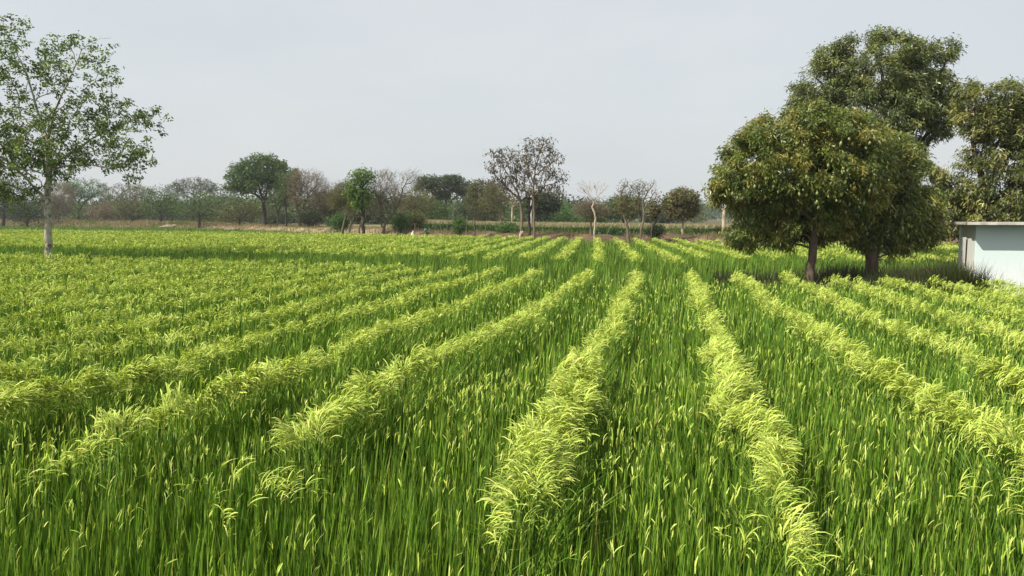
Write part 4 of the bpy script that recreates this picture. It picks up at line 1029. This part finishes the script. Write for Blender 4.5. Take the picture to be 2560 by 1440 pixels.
# ------------------------------------------------------------------ air, light, camera
def build_light():
    w = bpy.data.worlds.new('World'); bpy.context.scene.world = w; w.use_nodes = True
    n, l = w.node_tree.nodes, w.node_tree.links; n.clear()
    out = n.new('ShaderNodeOutputWorld')
    sky = n.new('ShaderNodeTexSky'); sky.sky_type = 'NISHITA'; sky.sun_disc = False
    sx, sy = -math.cos(rad(24)), -math.sin(rad(24)); EL = 45
    sky.sun_elevation = rad(EL); sky.sun_rotation = math.atan2(sx, sy) % (2 * math.pi)
    sky.air_density = 1.2; sky.dust_density = 4.0; sky.ozone_density = 1.5
    b1 = n.new('ShaderNodeBackground'); b1.inputs[1].default_value = .085; l.new(sky.outputs[0], b1.inputs[0])
    b2 = n.new('ShaderNodeBackground'); b2.inputs[1].default_value = 1.0; b2.inputs[0].default_value = (.645, .685, .705, 1)
    tc = n.new('ShaderNodeTexCoord'); mp = n.new('ShaderNodeMapping'); mp.inputs['Scale'].default_value = (1, 1, 3.2)
    nz = n.new('ShaderNodeTexNoise'); nz.inputs['Scale'].default_value = 2.3; nz.inputs['Detail'].default_value = 6; nz.inputs['Roughness'].default_value = .55
    rp = n.new('ShaderNodeValToRGB'); rp.color_ramp.elements[0].position = .35; rp.color_ramp.elements[1].position = .75
    rp.color_ramp.elements[0].color = (.65, .69, .715, 1); rp.color_ramp.elements[1].color = (.725, .745, .755, 1)
    l.new(tc.outputs['Generated'], mp.inputs[0]); l.new(mp.outputs[0], nz.inputs['Vector']); l.new(nz.outputs[0], rp.inputs[0]); l.new(rp.outputs[0], b2.inputs[0])
    mx = n.new('ShaderNodeMixShader'); mx.inputs[0].default_value = .78
    l.new(b1.outputs[0], mx.inputs[1]); l.new(b2.outputs[0], mx.inputs[2]); l.new(mx.outputs[0], out.inputs[0])
    s = bpy.data.lights.new('sun', 'SUN'); s.energy = 5.0; s.angle = rad(.53); s.color = (1, .94, .83)
    o = bpy.data.objects.new('sun', s); C.objects.link(o)
    d = Vector((-sx * math.cos(rad(EL)), -sy * math.cos(rad(EL)), -math.sin(rad(EL))))
    o.rotation_euler = d.to_track_quat('-Z', 'Y').to_euler()
    c = bpy.data.cameras.new('camera'); c.sensor_width = 36; c.lens = 36 * F / 2560; c.clip_end = 6000; c.clip_start = .05
    o = bpy.data.objects.new('camera', c); C.objects.link(o)
    o.location = (0, 0, CZ); o.rotation_euler = (math.pi / 2 - PITCH, 0, 0)
    bpy.context.scene.camera = o

def build_haze():
    bm = bmesh.new(); bmesh.ops.create_cube(bm, size=1)
    for v in bm.verts:
        v.co = (v.co.x * 10000, v.co.y * 3400 + 100, (v.co.z + .5) * 26 - 1.5)
    me = bpy.data.meshes.new('haze'); bm.to_mesh(me); bm.free()
    m, n, l = new_mat('haze_air')
    out = n.new('ShaderNodeOutputMaterial'); v = n.new('ShaderNodeVolumePrincipled')
    v.inputs['Color'].default_value = (.86, .91, .97, 1); v.inputs['Density'].default_value = .00024; v.inputs['Anisotropy'].default_value = .0
    l.new(v.outputs[0], out.inputs['Volume']); me.materials.append(m)
    o = bpy.data.objects.new('haze', me); C.objects.link(o)
    tag(o, 'thin pale haze hanging over the whole plain', 'haze', None, 'stuff')

build_light()
build_ground()
build_rice()
build_near_trees()
build_far_trees()
build_treeline()
build_crops()
build_hut()
build_small()
build_person()
build_haze()

sc = bpy.context.scene
sc.render.engine = 'CYCLES'
sc.view_settings.view_transform = 'Standard'; sc.view_settings.look = 'None'
sc.view_settings.exposure = .27; sc.view_settings.gamma = 1
cy = sc.cycles
cy.max_bounces = 5; cy.diffuse_bounces = 2; cy.glossy_bounces = 1; cy.transmission_bounces = 4; cy.volume_bounces = 0; cy.transparent_max_bounces = 4
cy.use_denoising = True
cy.caustics_reflective = False; cy.caustics_refractive = False
cy.sample_clamp_indirect = 4
